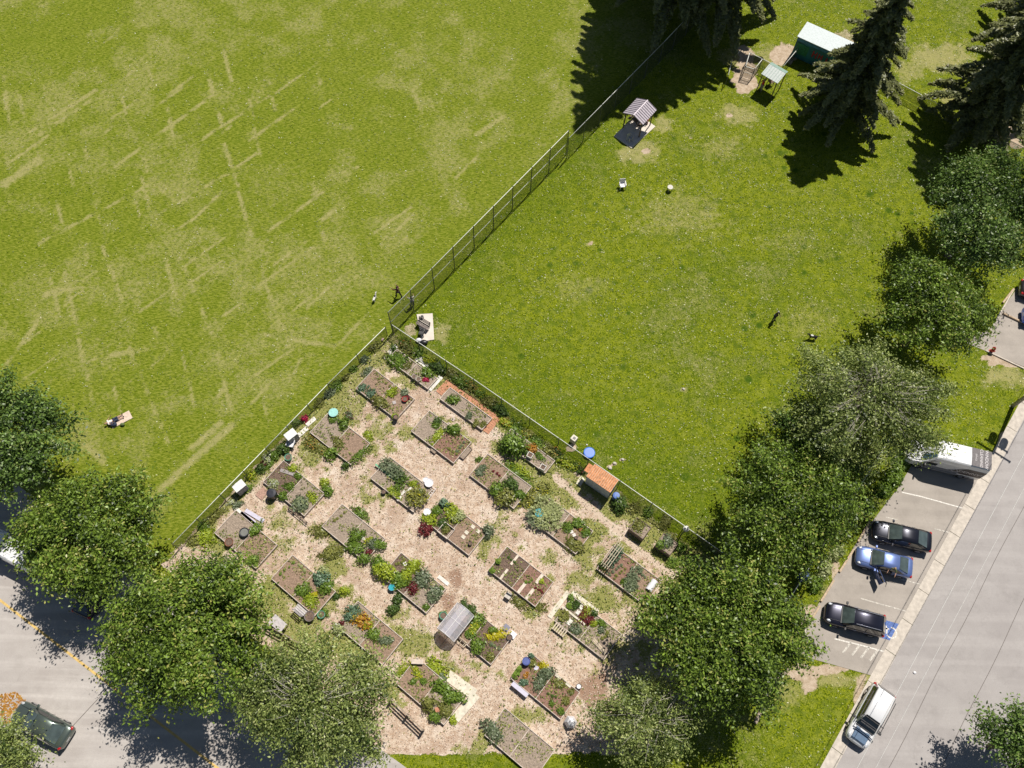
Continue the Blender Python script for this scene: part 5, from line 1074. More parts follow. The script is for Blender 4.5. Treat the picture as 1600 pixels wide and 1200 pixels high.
# ---------------------------------------------------------------- individual plants
SHR = 'shrub'
PL = [ # px, py, radius, height, colour, label, form, sx, rz, name, flower
 ((709, 671), .62, .75, 'green', 'big round bright bush in the middle of its bed', 'bush', 1, 0, SHR, None),
 ((682, 660), .36, .3, 'dark', 'dark leafy clump at the upper end left of the stepping stones', 'bush', 1.6, 1.0, None, None),
 ((681, 666), .26, .25, 'green', 'leafy clump below the dark clump left of the stepping stones', 'bush', 1.2, 1.0, None, None),
 ((683, 682), .45, .2, 'lime', 'bright lime lettuce row left of the divider near the big round bush', 'bush', 2.0, .9, None, None),
 ((794, 696), 1.25, 1.5, 'green', 'largest round bush in the garden near the top fence', 'bush', 1.15, -.3, SHR, None),
 ((812, 702), .5, .6, 'green', 'smaller bush right of the largest round bush', 'bush', 1, 0, SHR, None),
 ((830, 702), .4, .5, 'orange', 'orange flowering clump in the narrow bed along the top fence', 'bush', 1, 0, 'flower_clump', None),
 ((842, 711), .35, .4, 'green', 'bright green clump right of the orange flowers', 'bush', 2.0, BA, None, None),
 ((824, 708), .3, .45, 'dark', 'dark clump just left of the orange flowers', 'bush', 1, 0, None, None),
 ((705, 626), .5, .5, 'green', 'leafy bush at the upper end of the brick-edged bed', 'bush', 1, 0, None, None),
 ((732, 650), .28, .35, 'grey', 'grey green plant at the lower edge of the brick-edged bed', 'bush', 1, 0, None, None),
 ((742, 661), .3, .2, 'olive', 'low olive plant inside the lower end of the brick-edged bed', 'bush', 1, 0, None, None), ((756, 664), .3, .2, 'olive', 'low olive plant in the lowest corner of the brick-edged bed', 'bush', 1, 0, None, None),
 ((622, 563), .65, .45, 'green', 'broad leafy mass in the left half of the narrow top bed', 'bush', 1.3, BA, None, None),
 ((616, 545), .32, .6, 'dark', 'round potted shrub at the white slab by the narrow top bed', 'bush', 1, 0, SHR, None),
 ((604, 556), .28, .4, 'olive', 'olive potted plant left of the narrow top bed', 'bush', 1, 0, None, None),
 ((637, 571), .35, .25, 'olive', 'thin olive plants right of the divider in the narrow top bed', 'bush', 1.4, .9, None, None),
 ((666, 583), .5, .5, 'green', 'bright bush above the magenta flowers', 'bush', 1.25, BA, None, None),
 ((664, 593), .26, .3, 'magenta', 'magenta flowers at the lower end of the narrow top bed', 'bush', 1, 0, 'flower_clump', None),
 ((580, 615), .35, .35, 'blue', 'blue green cabbage patch in the left half of the fence corner bed', 'bush', 1, 0, None, None), ((567, 607), .35, .3, 'blue', 'blue green patch at the leftmost corner of the fence corner bed', 'bush', 1.5, .9, None, None),
 ((594, 626), .55, .5, 'olive', 'dark olive bush beside the divider of the fence corner bed', 'bush', 1.2, BA, None, None),
 ((611, 613), .42, .3, 'lime', 'lime green patch right of the divider of the fence corner bed', 'bush', 1.2, .9, None, None),
 ((631, 613), .35, .35, 'grey', 'grey green clump on the upper side of the fence corner bed', 'bush', 1.2, BA, None, None), ((634, 622), .28, .25, 'red', 'red leaved clump at the right end of the fence corner bed', 'bush', 1.2, 0, None, None),
 ((617, 650), .28, .3, 'lime', 'lime plant at the lowest corner of the fence corner bed', 'bush', 1, 0, None, None), ((575, 582), .4, .3, 'grey', 'grey herbs outside the upper corner of the fence corner bed', 'bush', 1.4, .9, None, None),
 ((751, 719), .3, .3, 'green', 'green tuft in the upper corner of the kale bed', 'bush', 1.5, BA, None, None), ((754, 730), .35, .22, 'grey', 'grey seedling group near the upper corner of the kale bed', 'bush', 1.4, .5, None, None), ((748, 738), .3, .2, 'grey', 'pale herbs with white labels in the kale bed', 'bush', 1.4, BA, None, None),
 ((777, 768), .62, .8, 'green', 'kale clump at the left of the overgrown lower bed end', 'bush', 1, 0, None, None), ((800, 757), .6, .8, 'dark', 'dark kale in the middle of the overgrown bed end', 'bush', 1, 0, None, None), ((790, 778), .85, .9, 'olive', 'yellow flowering kale at the lower edge of the overgrown bed', 'bush', 1.1, -.3, None, 'lime'),
 ((812, 772), .55, .6, 'green', 'kale at the lower right of the overgrown bed end', 'bush', 1, 0, None, None), ((806, 742), .65, .5, 'green', 'long green strip on the upper side of the kale bed', 'bush', 1.8, BA, None, None), ((815, 738), .45, .4, 'lime', 'lime hedge strip outside the kale bed', 'bush', 2.2, BA, None, None),
 ((833, 777), .9, .35, 'olive', 'weedy mound right of the kale bed', 'bush', 1.4, .4, None, 'yellow'),
 ((561, 711), .45, .4, 'green', 'bright green hedge along the lower end of the weedy bed', 'bush', 2.9, BA+R(90), 'hedge', None),
 ((518, 707), .6, .65, 'green', 'dark bush casting a shadow at the lower left of the weedy bed', 'bush', 1, 0, SHR, None), ((541, 728), .35, .4, 'dark', 'dark bush at the lowest corner of the weedy bed', 'bush', 1, 0, SHR, None), ((537, 662), .5, .5, 'green', 'green bush at the top of the weedy bed', 'bush', 1, 0, SHR, None),
 ((520, 655), .35, .35, 'green', 'green clump below the turquoise table', 'bush', 1, 0, None, None), ((528, 690), .4, .3, 'olive', 'olive weeds in the left half of the weedy bed', 'bush', 1.4, BA, None, None), ((575, 680), .3, .3, 'lime', 'lime weeds outside the right end of the weedy bed', 'bush', 1.6, BA, None, None), ((545, 650), .35, .3, 'grey', 'pinkish grey herbs above the weedy bed', 'bush', 1.2, 0, None, 'red'),
 ((497, 690), .9, .25, 'olive', 'orange tinged weed mat left of the weedy bed', 'bush', 1.5, -.6, None, 'orange'),
 ((477, 655), .3, .5, 'magenta', 'crimson bush on the fence beside the white cabinet', 'bush', 1, 0, SHR, None), ((443, 702), .5, .7, 'dark', 'dark green bush between the white cabinet and the fence', 'bush', 1, 0, SHR, None), ((427, 710), .5, .6, 'green', 'green bush against the left fence below the dark green bush', 'bush', 1, 0, SHR, None),
 ((420, 716), .45, .5, 'pale', 'pale flowering bush against the left fence', 'bush', 1, 0, SHR, 'white'), ((412, 725), .25, .3, 'red', 'small red leaved plant at the left fence', 'bush', 1, 0, None, None), ((406, 733), .45, .6, 'dark', 'dark bush above the yellow bush at the left fence', 'bush', 1, 0, SHR, None), ((392, 745), .5, .7, 'lime', 'round yellow green bush beside the grey white cabinet', 'bush', 1, 0, SHR, 'yellow'), ((465, 660), .4, .4, 'green', 'green bush between the crimson bush and the fence', 'bush', 1, 0, SHR, None),
 ((430, 755), .45, .4, 'pale', 'white flowering squash in the dark soil bed', 'bush', 1.2, -.4, None, 'white'), ((451, 761), .35, .35, 'green', 'green clump beside the divider of the squash bed', 'bush', 1, 0, None, None), ((458, 732), .35, .3, 'lime', 'lime clump at the upper side of the squash bed', 'bush', 1.2, BA, None, None), ((467, 743), .3, .3, 'green', 'small green clump near the upper divider end of the squash bed', 'bush', 1, 0, None, None),
 ((440, 776), .42, .5, 'green', 'green bush outside the lower side of the squash bed', 'bush', 1, 0, None, None), ((468, 785), .75, .35, 'grey', 'sprawling squash covering the lower half of its bed', 'bush', 1.3, BA, None, 'pale'), ((487, 778), .35, .3, 'lime', 'lime streak of leaves at the right of the sprawling squash', 'bush', 1.7, BA, None, None),
 ((507, 757), .42, .55, 'lime', 'upper of two bright bushes right of the squash bed', 'bush', 1, 0, SHR, None), ((512, 767), .48, .55, 'green', 'lower of two bright bushes right of the squash bed', 'bush', 1, 0, SHR, None), ((420, 728), .3, .2, 'green', 'thin green edging on the upper left end of the squash bed', 'bush', 2.5, BA+R(90), None, None),
 ((606, 729), .4, .4, 'grey', 'grey vines at the upper corner of the hose strip bed', 'blades', 1.4, BA, None, None), ((617, 738), .4, .45, 'grey', 'grey vines in the middle of the hose strip bed', 'blades', 1.4, BA, None, None), ((626, 747), .35, .3, 'dark', 'thin dark vines beside the divider of the hose strip bed', 'blades', 1, 0, None, None),
 ((624, 757), .45, .3, 'green', 'long bright leaf row right of the divider', 'bush', 2., .9, None, None), ((648, 756), .36, .4, 'lime', 'round lime bush near the two white buckets', 'bush', 1, 0, None, None), ((653, 778), .62, .55, 'olive', 'spiky olive clump at the lower end of the hose strip bed', 'blades', 1, 0, None, 'yellow'), ((656, 770), .3, .35, 'blue', 'turquoise tinted plant above the spiky olive clump', 'bush', 1, 0, None, None), ((615, 770), .4, .2, 'lime', 'low lime leaves at the lower side of the hose strip bed', 'bush', 1.8, BA, None, None),
 ((325, 838), .6, .4, 'lime', 'lime weed clump left of the tyre planter bed', 'bush', 1.4, 1.7, None, None), ((399, 829), .5, .4, 'green', 'green clump on the divider of the tyre planter bed', 'bush', 1.6, .9, None, None), ((396, 876), .4, .45, 'green', 'green bush at the lowest corner of the tyre planter bed', 'bush', 1, 0, None, None), ((300, 846), .4, .35, 'olive', 'olive weeds at the lower end of the left fence', 'bush', 1, 0, None, None), ((362, 785), .3, .3, 'pale', 'pale flowers between the left fence and the brown strip', 'bush', 1.6, .7, None, 'white'), ((345, 800), .3, .3, 'olive', 'olive weeds between the left fence and the brown strip', 'bush', 1.6, .7, None, None),
 ((562, 802), .42, .45, 'green', 'green bush outside the upper right side of the raked soil bed', 'bush', 1.6, BA, None, None), ((558, 837), .5, .5, 'green', 'green clump just below the divider of the mixed vegetable bed', 'bush', 1.2, .9, None, None), ((583, 851), .42, .4, 'grey', 'grey leaved clump at the right of the mixed vegetable bed', 'bush', 1, 0, None, None), ((577, 845), .3, .3, 'lime', 'lime clump by the white board in the mixed vegetable bed', 'bush', 1, 0, None, 'yellow'), ((594, 850), .4, .45, 'green', 'green bush at the rightmost corner of the mixed vegetable bed', 'bush', 1, 0, None, None), ((553, 853), .55, .45, 'green', 'leafy band at the lower side of the mixed vegetable bed', 'bush', 1.6, BA, None, None), ((570, 872), .45, .5, 'green', 'green bush at the lowest corner of the mixed vegetable bed', 'bush', 1, 0, None, None), ((578, 862), .3, .25, 'red', 'reddish lettuce in the mixed vegetable bed', 'bush', 1.3, 0, None, None),
 ((505, 828), .6, .35, 'olive', 'olive weeds at the left corner of the raked soil bed', 'bush', 1.3, 0, None, None), ((517, 862), .8, .35, 'olive', 'broad weed mat below the raked soil bed', 'bush', 1.4, .2, None, None),
 ((694, 785), .45, .5, 'blue', 'blue green plant at the top corner of the bed with inner boxes', 'bush', 1.2, 0, None, None), ((706, 801), .62, .5, 'lime', 'bright lime bush in the upper half of the bed with inner boxes', 'bush', 1.2, BA, None, None), ((716, 808), .5, .6, 'pale', 'pale green bush beside the divider of the bed with inner boxes', 'bush', 1, 0, None, None), ((683, 798), .4, .4, 'green', 'green clump left in the bed with inner boxes', 'bush', 1.2, 0, None, None), ((670, 812), .5, .55, 'lime', 'lime bush under the white bin lid', 'bush', 1.2, BA, None, None), ((690, 818), .4, .35, 'dark', 'dark clump between the inner boxes', 'bush', 1, 0, None, None), ((697, 828), .3, .3, 'olive', 'olive plant inside the small inner box', 'bush', 1.2, 1, None, None),
 ((761, 833), .56, .75, 'grey', 'round grey green shrub at the right corner of its bed', 'bush', 1, 0, SHR, None), ((665, 828), .4, .5, 'red', 'dark twiggy plant below the white bin lid', 'blades', 1, 0, None, None),
 ((853, 790), .5, .5, 'pale', 'pale garlic at the top of the garlic bed', 'blades', 1.4, BA, None, None), ((846, 800), .5, .5, 'pale', 'pale garlic left of centre of the garlic bed', 'blades', 1.2, 0, None, None), ((863, 800), .5, .5, 'pale', 'pale garlic at the divider of the garlic bed', 'blades', 1.2, 0, None, None), ((857, 815), .6, .5, 'pale', 'pale garlic at the lower side of the garlic bed', 'blades', 1.3, 0, None, None), ((838, 812), .5, .4, 'grey', 'grey grass patch at the left corner of the garlic bed', 'blades', 1.5, BA, None, None),
 ((903, 818), .5, .45, 'green', 'green bush at the upper side of the herb half bed', 'bush', 1.1, 0, None, None), ((889, 824), .4, .35, 'green', 'green clump left in the herb half bed', 'bush', 1, 0, None, None), ((916, 832), .42, .4, 'green', 'green clump at the right corner of the herb half bed', 'bush', 1, 0, None, None), ((908, 828), .2, .25, 'red', 'small red plant in the herb half bed', 'bush', 1.2, 0, None, 'orange'), ((895, 850), .7, .3, 'olive', 'low green mat at the lowest part of the herb half bed', 'bush', 1.2, BA, None, None),
 ((500, 907), .6, .7, 'blue', 'large blue green brassica in the tall greens half bed', 'bush', 1.2, BA, None, None), ((512, 916), .6, .7, 'green', 'tall greens right in the lower half bed', 'bush', 1, 0, None, None), ((505, 895), .45, .5, 'pale', 'pale feathery greens at the upper side of the tall greens', 'bush', 1, 0, None, None), ((472, 925), .5, .45, 'green', 'green patch just below the divider of the bare brown bed', 'bush', 1.4, 1, None, None), ((484, 938), .5, .4, 'lime', 'lime greens along the lower side of the tall greens bed', 'bush', 1.6, BA, None, None), ((538, 923), .4, .45, 'lime', 'lime bush outside the right end of the tall greens bed', 'bush', 1, 0, SHR, None), ((526, 932), .35, .4, 'dark', 'dark pot plant below the lime bush at the path', 'bush', 1, 0, None, None), ((503, 959), .36, .45, 'green', 'round green potted plant at the lowest corner of the tall greens bed', 'bush', 1, 0, None, None), ((490, 931), .25, .2, 'yellow', 'yellowed leaf pile in the tall greens bed', 'bush', 1.4, 1, None, None),
 ((592, 882), .62, .7, 'green', 'upper bush of the chain left of the bright green row', 'bush', 1, 0, SHR, None), ((600, 896), .75, .8, 'lime', 'widest bush of the chain left of the bright green row', 'bush', 1.1, -.5, SHR, None), ((618, 908), .55, .5, 'green', 'bush beside the blue watering can', 'bush', 1, 0, SHR, None),
 ((647, 884), .55, .4, 'lime', 'upper part of the bright green bush row', 'bush', 1.3, .9, None, None), ((635, 899), .55, .4, 'lime', 'middle part of the bright green bush row', 'bush', 1.3, .9, None, None), ((626, 911), .5, .4, 'green', 'lower part of the bright green bush row', 'bush', 1.2, .9, None, None), ((660, 905), .62, .35, 'grey', 'grey green potato plants below the bright green row', 'bush', 1.4, .9, None, None), ((646, 920), .45, .35, 'red', 'dark red plant below the bright green row', 'bush', 1, 0, None, None), ((680, 930), .55, .35, 'grey', 'grey green plants along the right end of that bed', 'bush', 1.6, .9, None, None), ((667, 948), .3, .3, 'green', 'green clump in the lowest corner of that bed', 'bush', 1, 0, None, None), ((690, 919), .2, .25, 'green', 'small green plant at the right corner of that bed', 'bush', 1, 0, None, None),
 ((620, 938), .5, .8, 'dark', 'tall dark bush below the blue watering can', 'bush', 1, 0, SHR, None), ((614, 952), .4, .7, 'dark', 'dark spiky bush at the end of the bush chain', 'bush', 1, 0, SHR, None),
 ((779, 878), .22, .3, 'green', 'upper round plant at the left end of the stepping board bed', 'rosette', 1, 0, None, None), ((769, 892), .2, .25, 'green', 'lower round plant at the left corner of the stepping board bed', 'rosette', 1, 0, None, None), ((846, 909), .18, .2, 'lime', 'small plant right of the upper right stepping board', 'rosette', 1, 0, None, None),
 ((808, 940), .5, .25, 'olive', 'weeds below the lower side of the stepping board bed', 'bush', 1.6, BA, None, None), ((842, 948), .4, .25, 'olive', 'weeds at the lowest corner of the stepping board bed', 'bush', 1.2, 0, None, None),
 ((957, 874), .5, .35, 'blue', 'blue green leek row right of the trellis', 'bush', 2., 1.0, None, None), ((965, 862), .35, .3, 'blue', 'upper leek clump right of the trellis', 'bush', 1.3, 1, None, None), ((975, 908), .3, .25, 'green', 'green plant left of the divider in the trellis bed', 'bush', 1.2, 0, None, None), ((990, 900), .4, .25, 'grey', 'thin grey plants right of the divider in the trellis bed', 'blades', 1.6, .9, None, None), ((985, 915), .35, .25, 'grey', 'thin grey seedlings at the lower side of the trellis bed', 'blades', 1.2, 0, None, None), ((940, 883), .3, .4, 'dark', 'climbing plant at the foot of the trellis', 'bush', 1, 0, None, None),
 ((893, 935), .3, .3, 'green', 'green plant at the top corner of the red lettuce bed', 'bush', 1, 0, None, None), ((901, 946), .4, .3, 'dark', 'dark green row in the red lettuce bed', 'bush', 1.6, .9, None, None), ((889, 947), .2, .2, 'green', 'small green plant left of the dark row in the red lettuce bed', 'rosette', 1, 0, None, None), ((916, 953), .4, .3, 'lime', 'lime and red lettuces at the upper side', 'bush', 1.2, 0, None, 'red'), ((911, 962), .4, .28, 'red', 'dark red lettuces in the middle of their bed', 'bush', 1.5, .5, None, 'lime'), ((919, 968), .4, .28, 'red', 'dark red lettuces at the divider', 'bush', 1.2, .5, None, None), ((927, 958), .26, .45, 'dark', 'dark round plant on the upper edge at the divider', 'bush', 1, 0, None, None), ((900, 986), .45, .4, 'grey', 'grey green clump at the lower side of the red lettuce bed', 'bush', 1.2, 0, None, None), ((890, 962) if 0 else (881, 962), .3, .2, 'olive', 'thin plants at the left of the inner cream board', 'blades', 1, 0, None, None), ((927, 976), .3, .3, 'lime', 'lime plant just right of the divider of the red lettuce bed', 'bush', 1, 0, None, None), ((940, 972), .3, .3, 'green', 'green plant at the upper right side of the red lettuce bed', 'bush', 1.3, BA, None, None), ((939, 986), .3, .25, 'grey', 'grey clump in the middle of the right half of the red lettuce bed', 'bush', 1, 1.2, None, None),
 ((725, 943), .3, .3, 'dark', 'dark plant at the top corner of the greenhouse bed', 'bush', 1.2, BA, None, None), ((739, 953), .32, .3, 'dark', 'dark cabbage right of the greenhouse', 'bush', 1, 0, None, None), ((746, 968), .5, .4, 'green', 'broad green cabbages right of the greenhouse', 'bush', 1.1, 1, None, None), ((741, 980), .4, .35, 'lime', 'lime and yellow plants at the divider of the greenhouse bed', 'bush', 1.4, 1, None, 'yellow'), ((732, 991), .38, .35, 'green', 'green plant at the lower end of the divider near the greenhouse', 'bush', 1.1, 0, None, None), ((770, 983), .28, .45, 'green', 'small dark shadowed plant near the yellow patch', 'bush', 1, 0, None, None), ((776, 993), .5, .2, 'yellow', 'bright yellow patch in the lower half of the greenhouse bed', 'bush', 1.6, .3, None, None), ((744, 1009), .52, .55, 'green', 'round green bush at the lower side of the greenhouse bed', 'bush', 1, 0, None, None), ((767, 1025), .3, .25, 'olive', 'small olive plant near the lowest corner of the greenhouse bed', 'bush', 1, 1.4, None, None), ((692, 961), .28, .35, 'green', 'round potted plant left of the greenhouse', 'bush', 1, 0, None, None),
 ((553, 955), .45, .5, 'blue', 'blue green brassica at the top of the orange clump bed', 'bush', 1.3, BA, None, None), ((548, 965), .4, .5, 'blue', 'blue green brassica left of the orange clump', 'bush', 1, 0, None, None), ((563, 968), .55, .5, 'orange', 'large orange flowering clump', 'bush', 1.4, BA, 'flower_clump', 'yellow'), ((575, 976), .35, .3, 'lime', 'lime plant at the divider of the orange clump bed', 'bush', 1, .9, None, None), ((527, 981), .6, .7, 'pale', 'white flowering bush left of the orange clump bed', 'bush', 1, 0, SHR, 'white'), ((582, 993), .45, .3, 'green', 'green patch below the divider of the orange clump bed', 'bush', 1.3, 0, None, None), ((602, 1002), .4, .25, 'grey', 'thin grey green plants in the lower half of the orange clump bed', 'bush', 1.4, 0, None, None), ((534, 972), .2, .3, 'red', 'reddish roses above the white flowering bush', 'bush', 1, 0, 'flower_clump', None),
 ((810, 1046), .22, .22, 'green', 'upper lettuce at the left end of the blue bucket bed', 'rosette', 1, 0, None, None), ((806, 1055), .24, .24, 'green', 'lower lettuce at the left end of the blue bucket bed', 'rosette', 1, 0, None, None), ((817, 1067), .3, .28, 'blue', 'blue green plant by the lavender board', 'bush', 1.1, 0, None, None), ((822, 1056), .2, .2, 'orange', 'small orange flowers in the blue bucket bed', 'bush', 1.3, 1, None, None), ((849, 1039), .3, .3, 'yellow', 'yellow plant at the upper side of the blue bucket bed', 'bush', 1.4, -.9, None, None), ((856, 1050), .52, .35, 'grey', 'grey green mass at the upper end of the divider', 'bush', 1.1, 0, None, None), ((846, 1066), .5, .3, 'grey', 'grey green mass in the middle of the divider', 'bush', 1.3, 1, None, None), ((832, 1037), .3, .35, 'olive', 'olive herbs right of the blue bucket', 'bush', 1.2, 0, None, None), ((831, 1025), .22, .5, 'blue', 'teal plant at the top corner of the blue bucket bed', 'bush', 1, 0, None, None), ((872, 1068), .4, .25, 'olive', 'olive plants in the upper right half bed', 'bush', 1.5, BA, None, None), ((861, 1099), .22, .35, 'green', 'round plant at the lower side of the right half bed', 'bush', 1, 0, None, None), ((876, 1112), .26, .35, 'green', 'round plant in the lowest corner of the right half bed', 'bush', 1, 0, None, None), ((884, 1095), .3, .25, 'olive', 'olive plant near the right end of the right half bed', 'bush', 1, 1.2, None, None), ((893, 1082), .25, .25, 'olive', 'small olive plant at the right corner of that bed', 'bush', 1, 0, None, None),
 ((652, 1051), .3, .3, 'lime', 'lime row below the stone bench', 'bush', 2.4, -.8, None, 'yellow'), ((646, 1066), .25, .25, 'green', 'left of two green plants in the bench bed', 'bush', 1, 0, None, None), ((662, 1065), .26, .25, 'green', 'right of two green plants in the bench bed', 'bush', 1, 0, None, None), ((689, 1075), .55, .55, 'green', 'leafy mass at the upper side of the bed beside the cream slabs', 'bush', 1.2, BA, None, None), ((670, 1099), .5, .6, 'olive', 'rounded olive bush at the divider beside the cream slabs', 'bush', 1, 0, SHR, None), ((702, 1089), .62, .5, 'green', 'leafy mass in the middle of the bed beside the cream slabs', 'bush', 1, 0, None, None), ((716, 1091), .45, .4, 'green', 'leafy mass at the right of the bed beside the cream slabs', 'bush', 1, 0, None, None), ((697, 1108), .5, .4, 'olive', 'leafy mass at the lower right of the bed beside the cream slabs', 'bush', 1.2, 0, None, None), ((680, 1120), .4, .4, 'green', 'green plant at the bottom edge of the bed beside the cream slabs', 'bush', 1, 0, None, None), ((706, 1126), .3, .35, 'lime', 'lime plant at the lowest corner near the cream slab', 'bush', 1, 0, None, None), ((692, 1060), .36, .35, 'grey', 'soft grey plant at the upper end of the divider by the cream slab', 'bush', 1, 0, None, None), ((678, 1042), .55, .3, 'lime', 'green strip along the upper side of the bench bed', 'bush', 2., BA, None, None), ((628, 1048), .35, .3, 'lime', 'bright green strip left of the stone bench', 'bush', 1.8, .9, None, None),
 ((770, 1140), .6, .3, 'grey', 'low grey green crop in the bed at the bottom edge', 'bush', 1.5, BA, None, None),
 ((966, 789), .75, .8, 'dark', 'large dark bush beside the orange-roofed shed', 'bush', 1, 0, SHR, None), ((910, 737), .4, .6, 'dark', 'dark bush left of the orange-roofed shed', 'bush', 1, 0, SHR, 'red'), ((1000, 821), .5, .2, 'olive', 'thin growth in the first deep planter box', 'bush', 1, 0, None, None), ((1042, 846), .45, .3, 'grey', 'grey green crop in the second deep planter box', 'bush', 1, 0, None, None), ((1030, 852), .35, .5, 'green', 'leafy green spilling from the second deep planter box', 'bush', 1, 0, None, None),
]
# border of perennials along the top fence
BLB = ['border perennial, '+w+' by the top fence' for w in ('yellow flowered, just past the brick path,', 'olive, second past the brick path,', 'dark, third past the brick path,', 'orange flowered, above the largest round bush,', 'green, just right of the largest round bush,', 'yellow flowered, above the narrow orange flower bed,', 'green, above the middle of the narrow orange flower bed,', 'olive, right of the orange flower bed,', 'dark with orange flowers, below the cream box,', 'lime, between the cream box and the pool,', 'yellow tinged, closest to the shed,', 'olive, at the upper end of the brick path,', 'dark, beside the middle of the brick path,', 'lime with orange flowers, beside the lower brick path,', 'green, above the lower right white slab,', 'yellow flowered, above the magenta flowers,', 'green, beside the wide white slab,', 'olive, near the concrete pad,', 'dark, nearest the fence corner,')]
BLL = ['small fence-side plant, '+w+' at the left fence' for w in ('olive, beside the fence corner bed,', 'green, above the turquoise table,', 'grey, level with the turquoise table,', 'olive, just below the turquoise table,', 'green, left of the fence corner bed,', 'grey, third below the pink stone,', 'olive, nearest the pink stone,', 'green, above the lower white cabinet,', 'grey, below the lower white cabinet,', 'olive, near the tyre planter bed,', 'green, lowest')]
BLR = ['rough growth '+w for w in ('between the two deep planter boxes and the fence', 'right below the second deep planter box', 'at the fence end below the ball-topped post', 'above the first deep planter box', 'right of the dark bush by the shed', 'on the path end below the second planter box')]
bcol = ['green', 'olive', 'dark', 'lime', 'green', 'olive']
bords = [(751, 617), (766, 628), (781, 641), (790, 660), (806, 668), (822, 680), (838, 690), (854, 701), (868, 711), (884, 722), (896, 730), (704, 585), (719, 595), (734, 605), (684, 574), (668, 562), (652, 551), (640, 545), (630, 537)]
for i, p in enumerate(bords):
    PL.append((p, .42+.3*((i*7) % 5)/5, .5, bcol[i % 6], BLB[i], 'bush', 1.4, BA, None, ['yellow', None, None, 'orange', None][i % 5]))
for i, p in enumerate([(540, 590), (527, 603), (515, 615), (500, 630), (552, 578), (568, 562), (585, 545), (385, 765), (372, 790), (330, 812), (318, 822)]):
    PL.append((p, .3+.2*((i*3) % 4)/4, .35, ['olive', 'green', 'grey'][i % 3], BLL[i], 'bush', 1.5, .8, None, None))
for i, p in enumerate([(1040, 815), (1062, 855), (1085, 872), (1015, 800), (988, 795), (1052, 880)]):
    PL.append((p, .45, .35, ['olive', 'green'][i % 2], BLR[i], 'bush', 1.3, .8, None, None))
for p, r_, w in [((1398, 748), .9, 'topmost undergrowth clump between the trees and the empty stall'), ((1378, 768), .7, 'middle undergrowth clump between the trees and the empty stall'), ((1354, 790), .7, 'lower undergrowth clump left of the upper black car'), ((1330, 806), .8, 'broad undergrowth clump above the first wheel stop'), ((1290, 890), .6, 'rough pale undergrowth beside the dark blue bin'), ((1306, 866), .55, 'pale undergrowth left of the light blue car'), ((1272, 918), .6, 'scrubby undergrowth left of the third wheel stop'), ((1412, 722), .9, 'undergrowth clump beside the nose of the lettered van')]:
    PL.append((p, r_, .8, 'pale' if 'pale' in w else 'green', w, 'bush', 1.3, 1.0, SHR, None))
for e in PL: plant(e[0], e[1], e[2], e[3], e[5-0] if 0 else e[4], e[6-1], e[6], e[7], e[8], e[9])
# rows of small seedlings
def seedrow(a, b_, n_, col, label, r=.1, sc=.03):
    for i in range(n_):
        t = (i+.5)/n_; p = (a[0]+(b_[0]-a[0])*t+random.uniform(-1, 1), a[1]+(b_[1]-a[1])*t+random.uniform(-1, 1)); plant(p, r*random.uniform(.8, 1.25), .12, col, label, 'rosette', name='seedling', group=label)
seedrow((435, 900), (462, 877), 4, 'green', 'seedling on the bare brown soil of the upper half bed at the left'); seedrow((465, 880), (478, 892), 3, 'pale', 'pale seedling near the right edge of that bare brown half bed'); seedrow((712, 706), (728, 690), 4, 'grey', 'seedling on the reddish soil right of the big round bush'); seedrow((716, 712), (700, 700), 3, 'olive', 'olive seedling at the lower side of the reddish soil')
seedrow((836, 918), (850, 926), 4, 'red', 'brown red seedling on the lower right soil of the stepping board bed'); seedrow((820, 912), (834, 905), 3, 'green', 'green seedling between the stepping boards'); seedrow((952, 900), (972, 880), 5, 'grey', 'seedling on the dark soil between trellis and divider'); seedrow((958, 905), (978, 886), 5, 'olive', 'second-row seedling on the dark soil beside the divider of the trellis bed'); seedrow((855, 1083), (870, 1090), 3, 'dark', 'dark seedling in the middle of the right half of the blue bucket bed'); seedrow((590, 590), (612, 605), 4, 'olive', 'seedling in the upper half of the fence corner bed'); seedrow((770, 735), (782, 745), 3, 'red', 'reddish seedling in the middle of the kale bed'); seedrow((520, 815), (540, 800), 4, 'olive', 'seedling in the raked soil half bed'); seedrow((612, 886), (634, 874), 5, 'olive', 'seedling on the dark soil above the bright green row'); seedrow((975, 925) if 0 else (1010, 905), (995, 885), 4, 'grey', 'seedling on the soil left of the white row cover'); seedrow((952, 985), (940, 1000), 4, 'olive', 'seedling at the right end of the red lettuce bed'); seedrow((805, 880), (792, 870), 3, 'dark', 'seedling on the wet soil near the upper left board'); seedrow((765, 1005), (782, 1015), 3, 'grey', 'seedling on the dark soil right of the round green bush')
# ---------------------------------------------------------------- garden things
def cabinet(p, label, h=1.1):
    q = G(*p, h*.6); rt = thing('storage_cabinet', label, 'cabinet', (q.x, q.y, 0), R(45)); m1 = mat('white_roof_plastic', (.72, .72, .70), .5); m2 = mat('grey_doors', (.27, .28, .33), .6)
    MB().box((0, 0, h/2), (.95, .66, h)).build('body', m2, rt, bevel=.02); MB().box((0, .02, h+.03), (1.0, .74, .06)).build('lid', m1, rt, bevel=.02)
    for s in (-1, 1): MB().box((s*.24, -.34, h*.5), (.44, .02, h*.86)).build('door', m2, rt)
cabinet((456, 682), 'white lidded cabinet by the left fence next to the white chair'); cabinet((376, 762), 'white lidded cabinet by the left fence next to the yellow green bush')
q = G(456, 696); chair((q.x, q.y, 0), R(-100), 'white plastic chair below the upper white cabinet', M_plw, .62)
q = G(521, 645, .5); rt = thing('garden_table', 'turquoise round garden table at the upper weeds', 'table', (q.x, q.y, 0)); MB().lathe([(.42, .55), (.43, .58), (.41, .6)], n=14).build('tabletop', mat('turquoise_plastic', (.30, .60, .55), .5), rt)
